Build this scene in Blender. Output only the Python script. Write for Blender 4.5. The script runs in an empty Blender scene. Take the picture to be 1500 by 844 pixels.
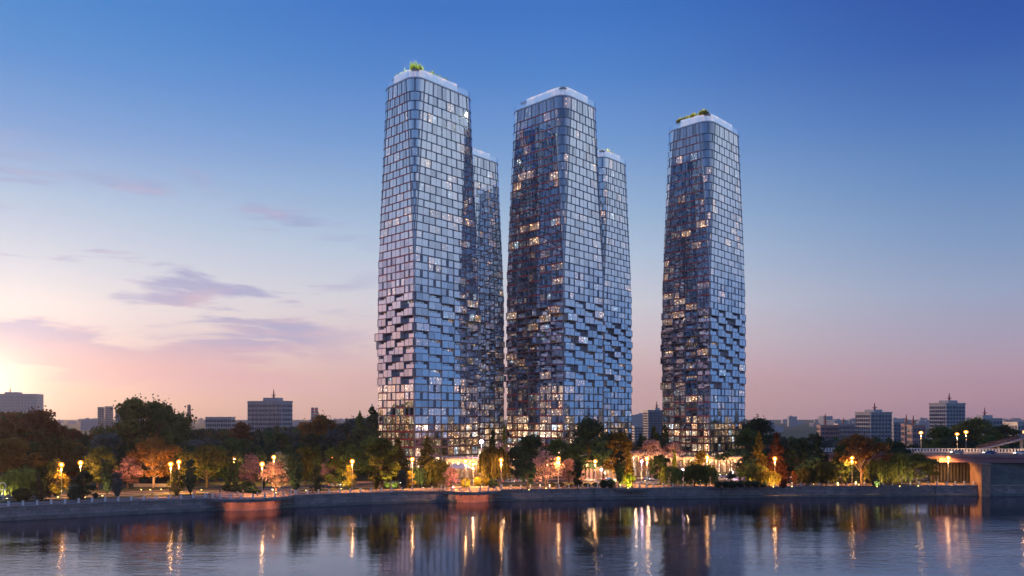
import bpy, math, random
from mathutils import Vector, noise
random.seed(7)
R = math.radians
S = bpy.context.scene
COL = S.collection
F = 1120.0            # focal length of the photograph in its own pixels (1500 wide)
CH = 25.0             # camera height above the park
WATER = -4.0

def srgb(r, g, b):
    def c(x):
        x /= 255.0
        return x/12.92 if x <= .04045 else ((x+.055)/1.055)**2.4
    return (c(r), c(g), c(b), 1.0)

def wx(px, d): return (px-750.0)/F*d
def wz(py, d): return CH-(py-612.0)/F*d

# ------------------------------------------------------------------ mesh helper
class MB:
    def __init__(s): s.v=[]; s.f=[]; s.m=[]; s.uv=[]; s.lit=[]; s.rnd=[]
    def face(s, pts, mat=0, uv=None, lit=0.0, rnd=0.0):
        n=len(s.v); s.v.extend([tuple(p) for p in pts]); s.f.append(tuple(range(n, n+len(pts))))
        s.m.append(mat); s.uv.append(uv if uv else [(0,0),(1,0),(1,1),(0,1)][:len(pts)] + [(0,0)]*max(0, len(pts)-4)); s.lit.append(lit); s.rnd.append(rnd)
    def hexa(s, b, t, mat=0):           # b, t: four bottom and four top points, ccw
        s.face(b[::-1], mat); s.face(t, mat)
        for i in range(4):
            j=(i+1)%4; s.face([b[i], b[j], t[j], t[i]], mat)
    def box(s, c, size, rz=0.0, mat=0):
        cx,cy,cz=c; a,b,h=size[0]/2,size[1]/2,size[2]/2; co,si=math.cos(rz),math.sin(rz)
        q=[(cx+x*co-y*si, cy+x*si+y*co) for x,y in ((-a,-b),(a,-b),(a,b),(-a,b))]
        s.hexa([(x,y,cz-h) for x,y in q], [(x,y,cz+h) for x,y in q], mat)
    def prism(s, poly, z0, z1, mat=0, cap=True):
        n=len(poly)
        if cap:
            s.face([(x,y,z0) for x,y in poly][::-1], mat); s.face([(x,y,z1) for x,y in poly], mat)
        for i in range(n):
            j=(i+1)%n; s.face([(poly[i][0],poly[i][1],z0),(poly[j][0],poly[j][1],z0),(poly[j][0],poly[j][1],z1),(poly[i][0],poly[i][1],z1)], mat)
    def tube(s, path, rad, n=6, mat=0, cap=True):
        rings=[]
        for i,p in enumerate(path):
            p=Vector(p); a=Vector(path[max(0,i-1)]); b=Vector(path[min(len(path)-1,i+1)])
            d=(b-a).normalized(); up=Vector((0,0,1)) if abs(d.z)<.95 else Vector((1,0,0))
            e=d.cross(up).normalized(); g=e.cross(d)
            r=rad[i] if isinstance(rad,(list,tuple)) else rad
            base=len(s.v)
            for k in range(n):
                t=2*math.pi*k/n; s.v.append(tuple(p+e*(r*math.cos(t))+g*(r*math.sin(t))))
            rings.append(base)
        def add(f):
            s.f.append(f); s.m.append(mat); s.uv.append([(0,0)]*len(f)); s.lit.append(0.); s.rnd.append(0.)
        for i in range(len(rings)-1):
            for k in range(n):
                a=rings[i]+k; b=rings[i]+(k+1)%n; c=rings[i+1]+(k+1)%n; d_=rings[i+1]+k
                add((a,d_,c,b))
        if cap:
            add(tuple(rings[0]+k for k in range(n))); add(tuple(rings[-1]+k for k in range(n))[::-1])
    def ball(s, c, r, nu=10, nv=7, mat=0, sz=1.0):
        base=len(s.v)
        for j in range(nv+1):
            t=math.pi*j/nv
            for i in range(nu):
                p=2*math.pi*i/nu
                s.v.append((c[0]+r*math.sin(t)*math.cos(p), c[1]+r*math.sin(t)*math.sin(p), c[2]+r*sz*math.cos(t)))
        for j in range(nv):
            for i in range(nu):
                a=base+j*nu+i; b=base+j*nu+(i+1)%nu; c_=b+nu; d=a+nu
                s.f.append((a,d,c_,b)); s.m.append(mat); s.uv.append([(0,0)]*4); s.lit.append(0.); s.rnd.append(0.)
    def add(s, o):
        n=len(s.v); s.v+=o.v; s.f+=[tuple(i+n for i in f) for f in o.f]; s.m+=o.m; s.uv+=o.uv; s.lit+=o.lit; s.rnd+=o.rnd
    def mesh(s, name, mats, org=(0,0,0), smooth=False, attrs=False):
        me=bpy.data.meshes.new(name)
        ox,oy,oz=org
        me.from_pydata([(x-ox,y-oy,z-oz) for x,y,z in s.v], [], s.f)
        for m in mats: me.materials.append(m)
        if len(mats)>1: me.polygons.foreach_set('material_index', s.m)
        if attrs:
            l=me.uv_layers.new(name='UVMap'); flat=[]
            for u,f in zip(s.uv, s.f):
                for p in u[:len(f)]: flat+=[p[0],p[1]]
            l.data.foreach_set('uv', flat)
            for k,vals in (('lit',s.lit),('rnd',s.rnd)):
                a=me.attributes.new(k,'FLOAT','FACE'); a.data.foreach_set('value', vals)
        if smooth: me.polygons.foreach_set('use_smooth',[True]*len(me.polygons))
        me.update(); return me
    def build(s, name, mats, parent=None, org=None, smooth=False, attrs=False):
        if not isinstance(mats,(list,tuple)): mats=[mats]
        if org is None: org = parent_world(parent) if parent else (0,0,0)
        o=bpy.data.objects.new(name, s.mesh(name, mats, org, smooth, attrs)); COL.objects.link(o)
        if parent: o.parent=parent
        else: o.location=org
        return o

WORG={}
def parent_world(p): return WORG.get(p.name,(0,0,0))
def empty(name, loc=(0,0,0), rz=0, label=None, cat=None, group=None):
    o=bpy.data.objects.new(name,None); COL.objects.link(o); o.location=loc; o.rotation_euler=(0,0,rz)
    o.empty_display_size=.5; WORG[o.name]=tuple(loc)
    return tag(o,label,cat,group)
def tag(o, label=None, cat=None, group=None, kind=None):
    if label: o['label']=label
    if cat: o['category']=cat
    if group: o['group']=group
    if kind: o['kind']=kind
    return o
def kids(o): return [c for c in KIDS.get(o.name,[])]
KIDS={}
def sub(o):  # a child whose own children keep the same world origin
    WORG[o.name]=parent_world(o.parent) if o.parent else tuple(o.location); return o
def reg(p, c): KIDS.setdefault(p.name,[]).append(c); return c
def copy_tree(o, parent=None):
    c=o.copy(); COL.objects.link(c)
    if parent: c.parent=parent
    for ch in kids(o): reg(c, copy_tree(ch,c))
    return c

# ------------------------------------------------------------------ materials
def newmat(name):
    m=bpy.data.materials.new(name); m.use_nodes=True; nt=m.node_tree; nt.nodes.clear()
    out=nt.nodes.new('ShaderNodeOutputMaterial'); return m,nt,out
def N(nt, t, **kw):
    n=nt.nodes.new(t)
    for k,v in kw.items():
        if k=='inp':
            for a,b in v.items(): n.inputs[a].default_value=b
        else: setattr(n,k,v)
    return n
def L(nt,a,b): nt.links.new(a,b)
def math_(nt, op, a, b=None, c=None, clamp=False):
    n=nt.nodes.new('ShaderNodeMath'); n.operation=op; n.use_clamp=clamp
    for i,x in enumerate((a,b,c)):
        if x is None: continue
        if isinstance(x,(int,float)): n.inputs[i].default_value=x
        else: L(nt,x,n.inputs[i])
    return n.outputs[0]
def mixc(nt, f, a, b, bt='MIX'):
    n=nt.nodes.new('ShaderNodeMix'); n.data_type='RGBA'; n.blend_type=bt
    for i,x in ((0,f),(6,a),(7,b)):
        if isinstance(x,(int,float)): n.inputs[i].default_value=x
        elif isinstance(x,(tuple,list)): n.inputs[i].default_value=x if len(x)==4 else (*x,1)
        else: L(nt,x,n.inputs[i])
    return n.outputs[2]
def maprange(nt, v, a, b, c=0., d=1., smooth=True):
    n=nt.nodes.new('ShaderNodeMapRange'); n.interpolation_type='SMOOTHSTEP' if smooth else 'LINEAR'
    L(nt,v,n.inputs[0]); n.inputs[1].default_value=a; n.inputs[2].default_value=b; n.inputs[3].default_value=c; n.inputs[4].default_value=d
    return n.outputs[0]

def pmat(name, col, rough=.6, metal=0., var=.25, scale=.6, bump=0., emis=None, estr=0., spec=.5, stain=0.):
    """painted / stone / metal surface with mottled colour"""
    m,nt,out=newmat(name)
    b=N(nt,'ShaderNodeBsdfPrincipled'); L(nt,b.outputs[0],out.inputs[0])
    tc=N(nt,'ShaderNodeTexCoord'); nz=N(nt,'ShaderNodeTexNoise',inp={'Scale':scale,'Detail':6.,'Roughness':.65}); L(nt,tc.outputs['Object'],nz.inputs['Vector'])
    lo=tuple(c*(1-var) for c in col[:3]); hi=tuple(min(1,c*(1+var)) for c in col[:3])
    f=maprange(nt,nz.outputs[0],.3,.7)
    c=mixc(nt,f,(*lo,1),(*hi,1))
    L(nt,c,b.inputs['Base Color'])
    b.inputs['Roughness'].default_value=rough; b.inputs['Metallic'].default_value=metal; b.inputs['Specular IOR Level'].default_value=spec
    L(nt,maprange(nt,nz.outputs[0],.2,.8,max(.02,rough-.1),min(1,rough+.12)),b.inputs['Roughness'])
    if bump:
        bp=N(nt,'ShaderNodeBump',inp={'Strength':bump,'Distance':.05}); n2=N(nt,'ShaderNodeTexNoise',inp={'Scale':scale*8,'Detail':4.})
        L(nt,tc.outputs['Object'],n2.inputs['Vector']); L(nt,n2.outputs[0],bp.inputs['Height']); L(nt,bp.outputs[0],b.inputs['Normal'])
    if emis: b.inputs['Emission Color'].default_value=emis; b.inputs['Emission Strength'].default_value=estr
    return m
def emat(name,col,s):
    m,nt,out=newmat(name); e=N(nt,'ShaderNodeEmission',inp={'Color':col,'Strength':s}); L(nt,e.outputs[0],out.inputs[0]); return m

def glass_mat(name, refl=(.90,.95,1.0), rf=.80, warm=1.0):
    """reflective facade glass; the 'lit' attribute switches the room lamps, or added sunset glow, behind a pane on"""
    m,nt,out=newmat(name)
    al=N(nt,'ShaderNodeAttribute',attribute_name='lit'); ar=N(nt,'ShaderNodeAttribute',attribute_name='rnd')
    uv=N(nt,'ShaderNodeUVMap')
    # curtains and furniture: streaks and spots that differ from pane to pane
    vm=N(nt,'ShaderNodeVectorMath',operation='MULTIPLY'); L(nt,uv.outputs[0],vm.inputs[0]); vm.inputs[1].default_value=(5.,.6,1)
    va=N(nt,'ShaderNodeCombineXYZ'); 
    L(nt,math_(nt,'MULTIPLY',ar.outputs['Fac'],93.),va.inputs[0]); L(nt,math_(nt,'MULTIPLY',ar.outputs['Fac'],57.),va.inputs[1]); L(nt,math_(nt,'MULTIPLY',ar.outputs['Fac'],31.),va.inputs[2])
    v2=N(nt,'ShaderNodeVectorMath',operation='ADD'); L(nt,vm.outputs[0],v2.inputs[0]); L(nt,va.outputs[0],v2.inputs[1])
    n1=N(nt,'ShaderNodeTexNoise',inp={'Scale':1.,'Detail':2.}); L(nt,v2.outputs[0],n1.inputs['Vector'])
    vm3=N(nt,'ShaderNodeVectorMath',operation='MULTIPLY'); L(nt,uv.outputs[0],vm3.inputs[0]); vm3.inputs[1].default_value=(2.6,2.2,1)
    v4=N(nt,'ShaderNodeVectorMath',operation='ADD'); L(nt,vm3.outputs[0],v4.inputs[0]); L(nt,va.outputs[0],v4.inputs[1])
    vo=N(nt,'ShaderNodeTexVoronoi',inp={'Scale':1.}); L(nt,v4.outputs[0],vo.inputs['Vector'])
    spot=maprange(nt,vo.outputs['Distance'],.0,.33,1.,0.)
    cur=maprange(nt,n1.outputs[0],.38,.62,.12,1.)
    br=math_(nt,'ADD',math_(nt,'MULTIPLY',cur,.55),math_(nt,'MULTIPLY',spot,5.))
    em=N(nt,'ShaderNodeEmission')
    c=mixc(nt,ar.outputs['Fac'],(1,.50,.22,1),(1,.78,.55,1)); c=mixc(nt,maprange(nt,ar.outputs['Fac'],.86,.9),c,(.75,.9,1,1))
    L(nt,c,em.inputs['Color']); L(nt,math_(nt,'MULTIPLY',math_(nt,'MULTIPLY',br,al.outputs['Fac']),warm),em.inputs['Strength'])
    dk=N(nt,'ShaderNodeBsdfDiffuse',inp={'Color':(.03,.036,.05,1)})
    L(nt,mixc(nt,cur,(.015,.02,.03,1),(.07,.075,.09,1)),dk.inputs[0])
    a1=N(nt,'ShaderNodeAddShader'); L(nt,em.outputs[0],a1.inputs[0]); L(nt,dk.outputs[0],a1.inputs[1])
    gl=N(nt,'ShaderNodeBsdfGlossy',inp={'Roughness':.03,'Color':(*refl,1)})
    # panes are never perfectly flat
    tc=N(nt,'ShaderNodeTexCoord'); n5=N(nt,'ShaderNodeTexNoise',inp={'Scale':.45,'Detail':1.}); L(nt,tc.outputs['Object'],n5.inputs['Vector'])
    bp=N(nt,'ShaderNodeBump',inp={'Strength':.25,'Distance':.05}); L(nt,n5.outputs[0],bp.inputs['Height']); L(nt,bp.outputs[0],gl.inputs['Normal'])
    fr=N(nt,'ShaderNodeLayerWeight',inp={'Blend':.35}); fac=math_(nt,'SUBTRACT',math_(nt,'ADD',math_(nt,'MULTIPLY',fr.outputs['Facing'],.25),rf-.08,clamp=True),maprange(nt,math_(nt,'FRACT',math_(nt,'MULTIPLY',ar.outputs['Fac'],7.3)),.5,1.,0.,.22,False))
    mx=N(nt,'ShaderNodeMixShader'); L(nt,fac,mx.inputs[0]); L(nt,a1.outputs[0],mx.inputs[1]); L(nt,gl.outputs[0],mx.inputs[2])
    L(nt,mx.outputs[0],out.inputs[0]); return m

def leafmat(name, a, b, trans=.25):
    m,nt,out=newmat(name)
    tc=N(nt,'ShaderNodeTexCoord'); nz=N(nt,'ShaderNodeTexNoise',inp={'Scale':.9,'Detail':5.,'Roughness':.7}); L(nt,tc.outputs['Object'],nz.inputs['Vector'])
    oi=N(nt,'ShaderNodeObjectInfo')
    c=mixc(nt,maprange(nt,nz.outputs[0],.35,.65),a,b)
    hs=N(nt,'ShaderNodeHueSaturation'); L(nt,c,hs.inputs['Color'])
    L(nt,maprange(nt,oi.outputs['Random'],0,1,.47,.53,False),hs.inputs['Hue']); L(nt,maprange(nt,oi.outputs['Random'],0,1,.75,1.3,False),hs.inputs['Value'])
    d=N(nt,'ShaderNodeBsdfDiffuse'); t=N(nt,'ShaderNodeBsdfTranslucent'); L(nt,hs.outputs[0],d.inputs[0]); L(nt,hs.outputs[0],t.inputs[0])
    mx=N(nt,'ShaderNodeMixShader',inp={0:trans}); L(nt,d.outputs[0],mx.inputs[1]); L(nt,t.outputs[0],mx.inputs[2]); L(nt,mx.outputs[0],out.inputs[0])
    return m

M={}
M['frame']=pmat('facade_frame',(.26,.30,.37),.35,.55,.15)
M['shell']=pmat('facade_shell',(.46,.53,.63),.3,.5,.12)
M['dark']=pmat('dark_spandrel',(.13,.17,.25),.3,.5,.2)
M['red']=pmat('red_spandrel',(.60,.085,.085),.4,.1,.2)
M['bronze']=pmat('bronze_frame',(.24,.15,.11),.4,.4,.15)
M['slab']=pmat('slab_edge',(.33,.36,.42),.55,.1,.15)
M['glass']=glass_mat('facade_glass'); M['glass_reflection_dark']=glass_mat('dark_reflection_glass',(.62,.70,.86),.58)  # second glass: dark reflection of the neighbouring tower put into its tint
M['stone']=pmat('podium_stone',(.33,.23,.17),.7,0,.2,.8,.3)
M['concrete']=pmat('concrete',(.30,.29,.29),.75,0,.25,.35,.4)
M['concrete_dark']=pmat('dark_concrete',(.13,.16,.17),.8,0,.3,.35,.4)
M['girder']=pmat('painted_girder',(.26,.15,.17),.55,.1,.15,.4)
M['white']=pmat('white_paint',(.72,.75,.80),.5,0,.08)
M['whitestone']=pmat('white_stone',(.78,.80,.84),.6,0,.12)
M['pinkdrum']=pmat('pink_plaster',(.62,.30,.22),.7,0,.2,.5,.3)
M['pole']=pmat('lamp_pole_metal',(.45,.43,.42),.4,.4,.1)
M['black']=pmat('black_metal',(.03,.03,.035),.4,.5,.2)
M['bark']=pmat('bark',(.12,.075,.05),.9,0,.4,3.,.5)
M['palebark']=pmat('pale_bark',(.35,.28,.22),.9,0,.3,3.,.5)
M['asphalt']=pmat('asphalt',(.05,.05,.055),.75,0,.3,.3,.2)
M['paving']=pmat('paving',(.36,.27,.25),.7,0,.2,.5,.2)
M['kerb']=pmat('kerb_stone',(.4,.39,.38),.8,0,.15)
M['grass']=pmat('grass_blades',(.06,.085,.03),.95,0,.5,.25,.6)
M['path']=pmat('park_path_gravel',(.38,.31,.24),.8,0,.2,.4)
M['lampglow']=emat('lamp_glow',(1,.60,.24,1),600.)
m,nt,out=newmat('lamp_globe_glass'); e_=N(nt,'ShaderNodeEmission',inp={'Color':(1,.27,.03,1),'Strength':4.2}); t_=N(nt,'ShaderNodeBsdfTransparent'); mx_=N(nt,'ShaderNodeMixShader',inp={0:.7}); L(nt,t_.outputs[0],mx_.inputs[1]); L(nt,e_.outputs[0],mx_.inputs[2]); L(nt,mx_.outputs[0],out.inputs[0]); M['globe']=m
M['coolglow']=emat('cool_glow',(1,.62,.85,1),45.)
M['upglow']=emat('uplight_glow',(1,.75,.25,1),14.)
M['shopglow']=emat('shop_light',(1,.62,.32,1),1.6)
M['crownglass']=None
M['tyre']=pmat('tyre_rubber',(.02,.02,.02),.9,0,.2)
M['carglass']=pmat('car_glass',(.02,.025,.03),.08,0,.1)
M['head']=emat('headlight',(1,.9,.75,1),12.)
M['tail']=emat('taillight',(1,.08,.04,1),5.)
M['skin']=pmat('skin',(.5,.32,.25),.6,0,.05)
M['hair']=pmat('hair',(.04,.03,.02),.7,0,.2)
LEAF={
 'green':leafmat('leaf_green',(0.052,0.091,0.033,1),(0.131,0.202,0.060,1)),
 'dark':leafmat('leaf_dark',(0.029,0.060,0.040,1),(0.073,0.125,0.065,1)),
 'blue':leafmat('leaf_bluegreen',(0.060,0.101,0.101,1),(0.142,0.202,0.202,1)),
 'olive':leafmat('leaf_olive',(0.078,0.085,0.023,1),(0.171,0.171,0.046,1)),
 'rust_glow':leafmat('leaf_rust_glow',(0.155,0.070,0.022,1),(0.310,0.155,0.046,1)),  # rust foliage; also orange lamp and sunset glow put into leaf colour
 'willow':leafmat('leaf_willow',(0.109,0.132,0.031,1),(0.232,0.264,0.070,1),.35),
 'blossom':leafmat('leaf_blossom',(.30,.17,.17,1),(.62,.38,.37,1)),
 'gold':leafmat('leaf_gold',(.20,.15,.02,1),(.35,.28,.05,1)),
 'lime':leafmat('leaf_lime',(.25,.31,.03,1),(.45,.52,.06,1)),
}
# luminous roof screen (channel glass lit from behind)
m,nt,out=newmat('roof_screen'); tc=N(nt,'ShaderNodeTexCoord'); nz=N(nt,'ShaderNodeTexNoise',inp={'Scale':.22,'Detail':3.}); L(nt,tc.outputs['Object'],nz.inputs['Vector'])
e=N(nt,'ShaderNodeEmission'); L(nt,mixc(nt,maprange(nt,nz.outputs[0],.4,.62),(.50,.62,.90,1),(1.,.82,.88,1)),e.inputs[0]); e.inputs[1].default_value=.62
g=N(nt,'ShaderNodeBsdfPrincipled',inp={'Base Color':(.35,.42,.55,1),'Roughness':.25}); a=N(nt,'ShaderNodeAddShader'); L(nt,e.outputs[0],a.inputs[0]); L(nt,g.outputs[0],a.inputs[1]); L(nt,a.outputs[0],out.inputs[0]); M['crownglass']=m
m,nt,out=newmat('clear_glass'); t=N(nt,'ShaderNodeBsdfTransparent',inp={0:(.8,.9,1,1)}); g=N(nt,'ShaderNodeBsdfGlossy',inp={'Roughness':.05,'Color':(.75,.9,1,1)}); mx=N(nt,'ShaderNodeMixShader',inp={0:.42}); L(nt,t.outputs[0],mx.inputs[1]); L(nt,g.outputs[0],mx.inputs[2]); L(nt,mx.outputs[0],out.inputs[0]); M['clear']=m
# masonry of the river wall
m,nt,out=newmat('river_wall_masonry'); b=N(nt,'ShaderNodeBsdfPrincipled',inp={'Roughness':.75}); L(nt,b.outputs[0],out.inputs[0])
uv=N(nt,'ShaderNodeUVMap'); bt=N(nt,'ShaderNodeTexBrick',inp={'Scale':1.,'Color1':(.22,.22,.24,1),'Color2':(.34,.33,.35,1),'Mortar':(.05,.05,.06,1),'Mortar Size':.03,'Brick Width':2.4,'Row Height':.9}); L(nt,uv.outputs[0],bt.inputs['Vector'])
nz=N(nt,'ShaderNodeTexNoise',inp={'Scale':.35,'Detail':8.,'Roughness':.7}); L(nt,uv.outputs[0],nz.inputs['Vector'])
sx=N(nt,'ShaderNodeSeparateXYZ'); L(nt,uv.outputs[0],sx.inputs[0])
c=mixc(nt,maprange(nt,nz.outputs[0],.35,.7,0,.6),bt.outputs[0],(.10,.11,.14,1)); c=mixc(nt,maprange(nt,sx.outputs[1],.3,1.1,.75,0.),c,(.03,.035,.03,1)); L(nt,c,b.inputs[0]); M['masonry']=m

# ------------------------------------------------------------------ world
def build_world():
    w=bpy.data.worlds.new('World'); S.world=w; w.use_nodes=True; nt=w.node_tree; nt.nodes.clear()
    out=nt.nodes.new('ShaderNodeOutputWorld'); bg=nt.nodes.new('ShaderNodeBackground')
    tc=N(nt,'ShaderNodeTexCoord'); sx=N(nt,'ShaderNodeSeparateXYZ'); L(nt,tc.outputs['Generated'],sx.inputs[0])
    X,Y,Z=sx.outputs
    el=math_(nt,'MULTIPLY',math_(nt,'ARCSINE',Z),180/math.pi); az=math_(nt,'MULTIPLY',math_(nt,'ARCTAN2',X,Y),180/math.pi)
    elp=math_(nt,'DIVIDE',math_(nt,'MAXIMUM',el,0.),60.,clamp=True)
    def ramp(st):
        r=nt.nodes.new('ShaderNodeValToRGB'); cr=r.color_ramp
        while len(cr.elements)>1: cr.elements.remove(cr.elements[-1])
        cr.elements[0].position=st[0][0]/60.; cr.elements[0].color=srgb(*st[0][1])
        for e,c in st[1:]:
            k=cr.elements.new(min(1,e/60.)); k.color=srgb(*c)
        L(nt,elp,r.inputs[0]); return r.outputs[0]
    top=(60,(38,80,160))
    LL=ramp([(0,(255,200,175)),(2,(255,196,180)),(5,(244,190,190)),(9,(208,186,208)),(17,(160,180,216)),(27,(118,152,206)),top])
    Lf=ramp([(0,(208,176,156)),(1.2,(222,188,170)),(2.5,(226,194,184)),(4.5,(224,204,206)),(7.3,(228,221,224)),(9.5,(210,214,227)),(13.8,(175,196,223)),(18,(128,164,215)),(22,(90,145,210)),(25.7,(70,133,204)),top])
    C=ramp([(0,(202,166,162)),(3,(210,174,176)),(5.5,(214,194,199)),(8.5,(208,206,216)),(12,(180,197,220)),(15,(154,181,214)),(19.6,(114,154,209)),(24,(80,131,202)),(28,(60,115,194)),top])
    Rt=ramp([(0,(168,134,150)),(1.5,(184,146,160)),(3,(182,152,170)),(5,(168,158,182)),(8,(150,163,194)),(11,(126,152,193)),(15,(98,136,189)),(19,(72,114,182)),(23,(50,90,170)),(27,(42,76,158)),top])
    RR=ramp([(0,(100,140,196)),(2.5,(92,142,206)),(6,(108,144,202)),(12,(160,178,214)),(20,(186,200,226)),(30,(156,180,218)),top])
    B=ramp([(0,(120,128,165)),(10,(122,146,192)),(20,(112,146,196)),(32,(84,120,178)),top])
    c=mixc(nt,maprange(nt,az,-85,-36),LL,Lf); c=mixc(nt,maprange(nt,az,-36,-4),c,C); c=mixc(nt,maprange(nt,az,2,36),c,Rt)
    c=mixc(nt,maprange(nt,az,42,75),c,RR); c=mixc(nt,maprange(nt,az,115,165),c,B); c=mixc(nt,maprange(nt,az,-165,-115),B,c)
    # clouds to the left of the view: direction space, stretched along the horizon
    cv=N(nt,'ShaderNodeCombineXYZ'); L(nt,math_(nt,'MULTIPLY',az,.075),cv.inputs[0]); L(nt,math_(nt,'MULTIPLY',el,.40),cv.inputs[1])
    n1=N(nt,'ShaderNodeTexNoise',inp={'Scale':1.,'Detail':9.,'Roughness':.58,'Distortion':.35}); L(nt,cv.outputs[0],n1.inputs['Vector'])
    msk=math_(nt,'MULTIPLY',maprange(nt,az,-7,-17),maprange(nt,el,19,12)); msk=math_(nt,'MULTIPLY',msk,maprange(nt,el,.5,3.))
    band=math_(nt,'MULTIPLY',math_(nt,'MULTIPLY',maprange(nt,el,7.2,5.0,0,.13),maprange(nt,el,1.2,3.4)),maprange(nt,az,-5,-16))
    cl=math_(nt,'MULTIPLY',maprange(nt,math_(nt,'ADD',n1.outputs[0],band),.52,.62),msk)
    n2=N(nt,'ShaderNodeTexNoise',inp={'Scale':2.6,'Detail':6.}); L(nt,cv.outputs[0],n2.inputs['Vector'])
    ccol=mixc(nt,maprange(nt,el,3.2,6.2),srgb(214,172,182),srgb(152,158,202)); ccol=mixc(nt,maprange(nt,n2.outputs[0],.4,.7,0,.55),ccol,srgb(214,176,190))
    c=mixc(nt,math_(nt,'MULTIPLY',cl,.78),c,ccol)
    # glow round the set sun, past the left edge
    sd=(math.sin(R(-35.))*math.cos(R(1.2)), math.cos(R(-35.))*math.cos(R(1.2)), math.sin(R(1.2)))
    dp=N(nt,'ShaderNodeVectorMath',operation='DOT_PRODUCT'); L(nt,tc.outputs['Generated'],dp.inputs[0]); dp.inputs[1].default_value=sd
    ang=math_(nt,'MULTIPLY',math_(nt,'ARCCOSINE',math_(nt,'MINIMUM',dp.outputs['Value'],1.)),180/math.pi)
    g1=math_(nt,'POWER',2.718,math_(nt,'MULTIPLY',math_(nt,'POWER',math_(nt,'DIVIDE',ang,7.5),2.),-1.))
    g2=math_(nt,'POWER',2.718,math_(nt,'MULTIPLY',math_(nt,'POWER',math_(nt,'DIVIDE',ang,2.6),2.),-1.))
    gs=N(nt,'ShaderNodeVectorMath',operation='SCALE'); gs.inputs[0].default_value=(1.,.84,.62); L(nt,math_(nt,'ADD',math_(nt,'MULTIPLY',g1,.34),math_(nt,'MULTIPLY',g2,.9)),gs.inputs['Scale'])
    ad=N(nt,'ShaderNodeVectorMath',operation='ADD'); L(nt,c,ad.inputs[0]); L(nt,gs.outputs[0],ad.inputs[1])
    L(nt,ad.outputs[0],bg.inputs[0]); bg.inputs[1].default_value=1.0
    sky=N(nt,'ShaderNodeTexSky',sky_type='NISHITA',sun_disc=False,sun_elevation=R(1.2),sun_rotation=R(-35.)); bg2=nt.nodes.new('ShaderNodeBackground'); L(nt,sky.outputs[0],bg2.inputs[0]); bg2.inputs[1].default_value=.01
    a=nt.nodes.new('ShaderNodeAddShader'); L(nt,bg.outputs[0],a.inputs[0]); L(nt,bg2.outputs[0],a.inputs[1]); L(nt,a.outputs[0],out.inputs[0])
    w.cycles.sampling_method='MANUAL'; w.cycles.sample_map_resolution=512
build_world()

cam=bpy.data.cameras.new('Camera'); co=bpy.data.objects.new('Camera',cam); COL.objects.link(co)
co.location=(0,0,CH); co.rotation_euler=(R(90),0,0); cam.sensor_width=36; cam.lens=36*F/1500; cam.shift_y=(612-422)/1500; cam.clip_end=12000; cam.clip_start=1
S.camera=co
sl=bpy.data.lights.new('Sun','SUN'); sl.energy=2.0; sl.angle=R(3); sl.color=(1,.55,.30); so=bpy.data.objects.new('Sun',sl); COL.objects.link(so)
sdir=Vector((math.sin(R(-42))*math.cos(R(4)), math.cos(R(-42))*math.cos(R(4)), math.sin(R(4)))); so.rotation_euler=sdir.to_track_quat('Z','Y').to_euler(); so.location=(-300,200,200)
S.view_settings.view_transform='Standard'; S.view_settings.look='None'; S.view_settings.exposure=0; S.view_settings.gamma=1
cy=S.cycles; cy.use_denoising=True; cy.max_bounces=6; cy.diffuse_bounces=2; cy.glossy_bounces=4; cy.transparent_max_bounces=12; cy.transmission_bounces=3; cy.sample_clamp_indirect=4.; cy.sample_clamp_direct=0; cy.caustics_reflective=False; cy.caustics_refractive=False; cy.volume_bounces=0
cy.use_light_tree=True
# ------------------------------------------------------------------ towers
U=(math.sin(R(43.5)),math.cos(R(43.5))); V=(-U[1],U[0])
YB=[109,129,143,157,171,186,200,213,226.5,240,251,264,277,289,300,312,323.5,336,347,359,371]
YB+=[371+191/17*k for k in range(1,18)]+[574,585.5,597,609,621.5,633,644,656,670]
ZB=[CH+(612-y)/3.5 for y in YB][::-1]      # storey levels, bottom up: 8.4 ... 168.7
ZROOF=ZB[-1]
Z_E=CH+(612-621.5)/3.5; Z_D=CH+(612-562)/3.5; Z_C=CH+(612-435)/3.5; Z_A=CH+(612-371)/3.5

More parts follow.
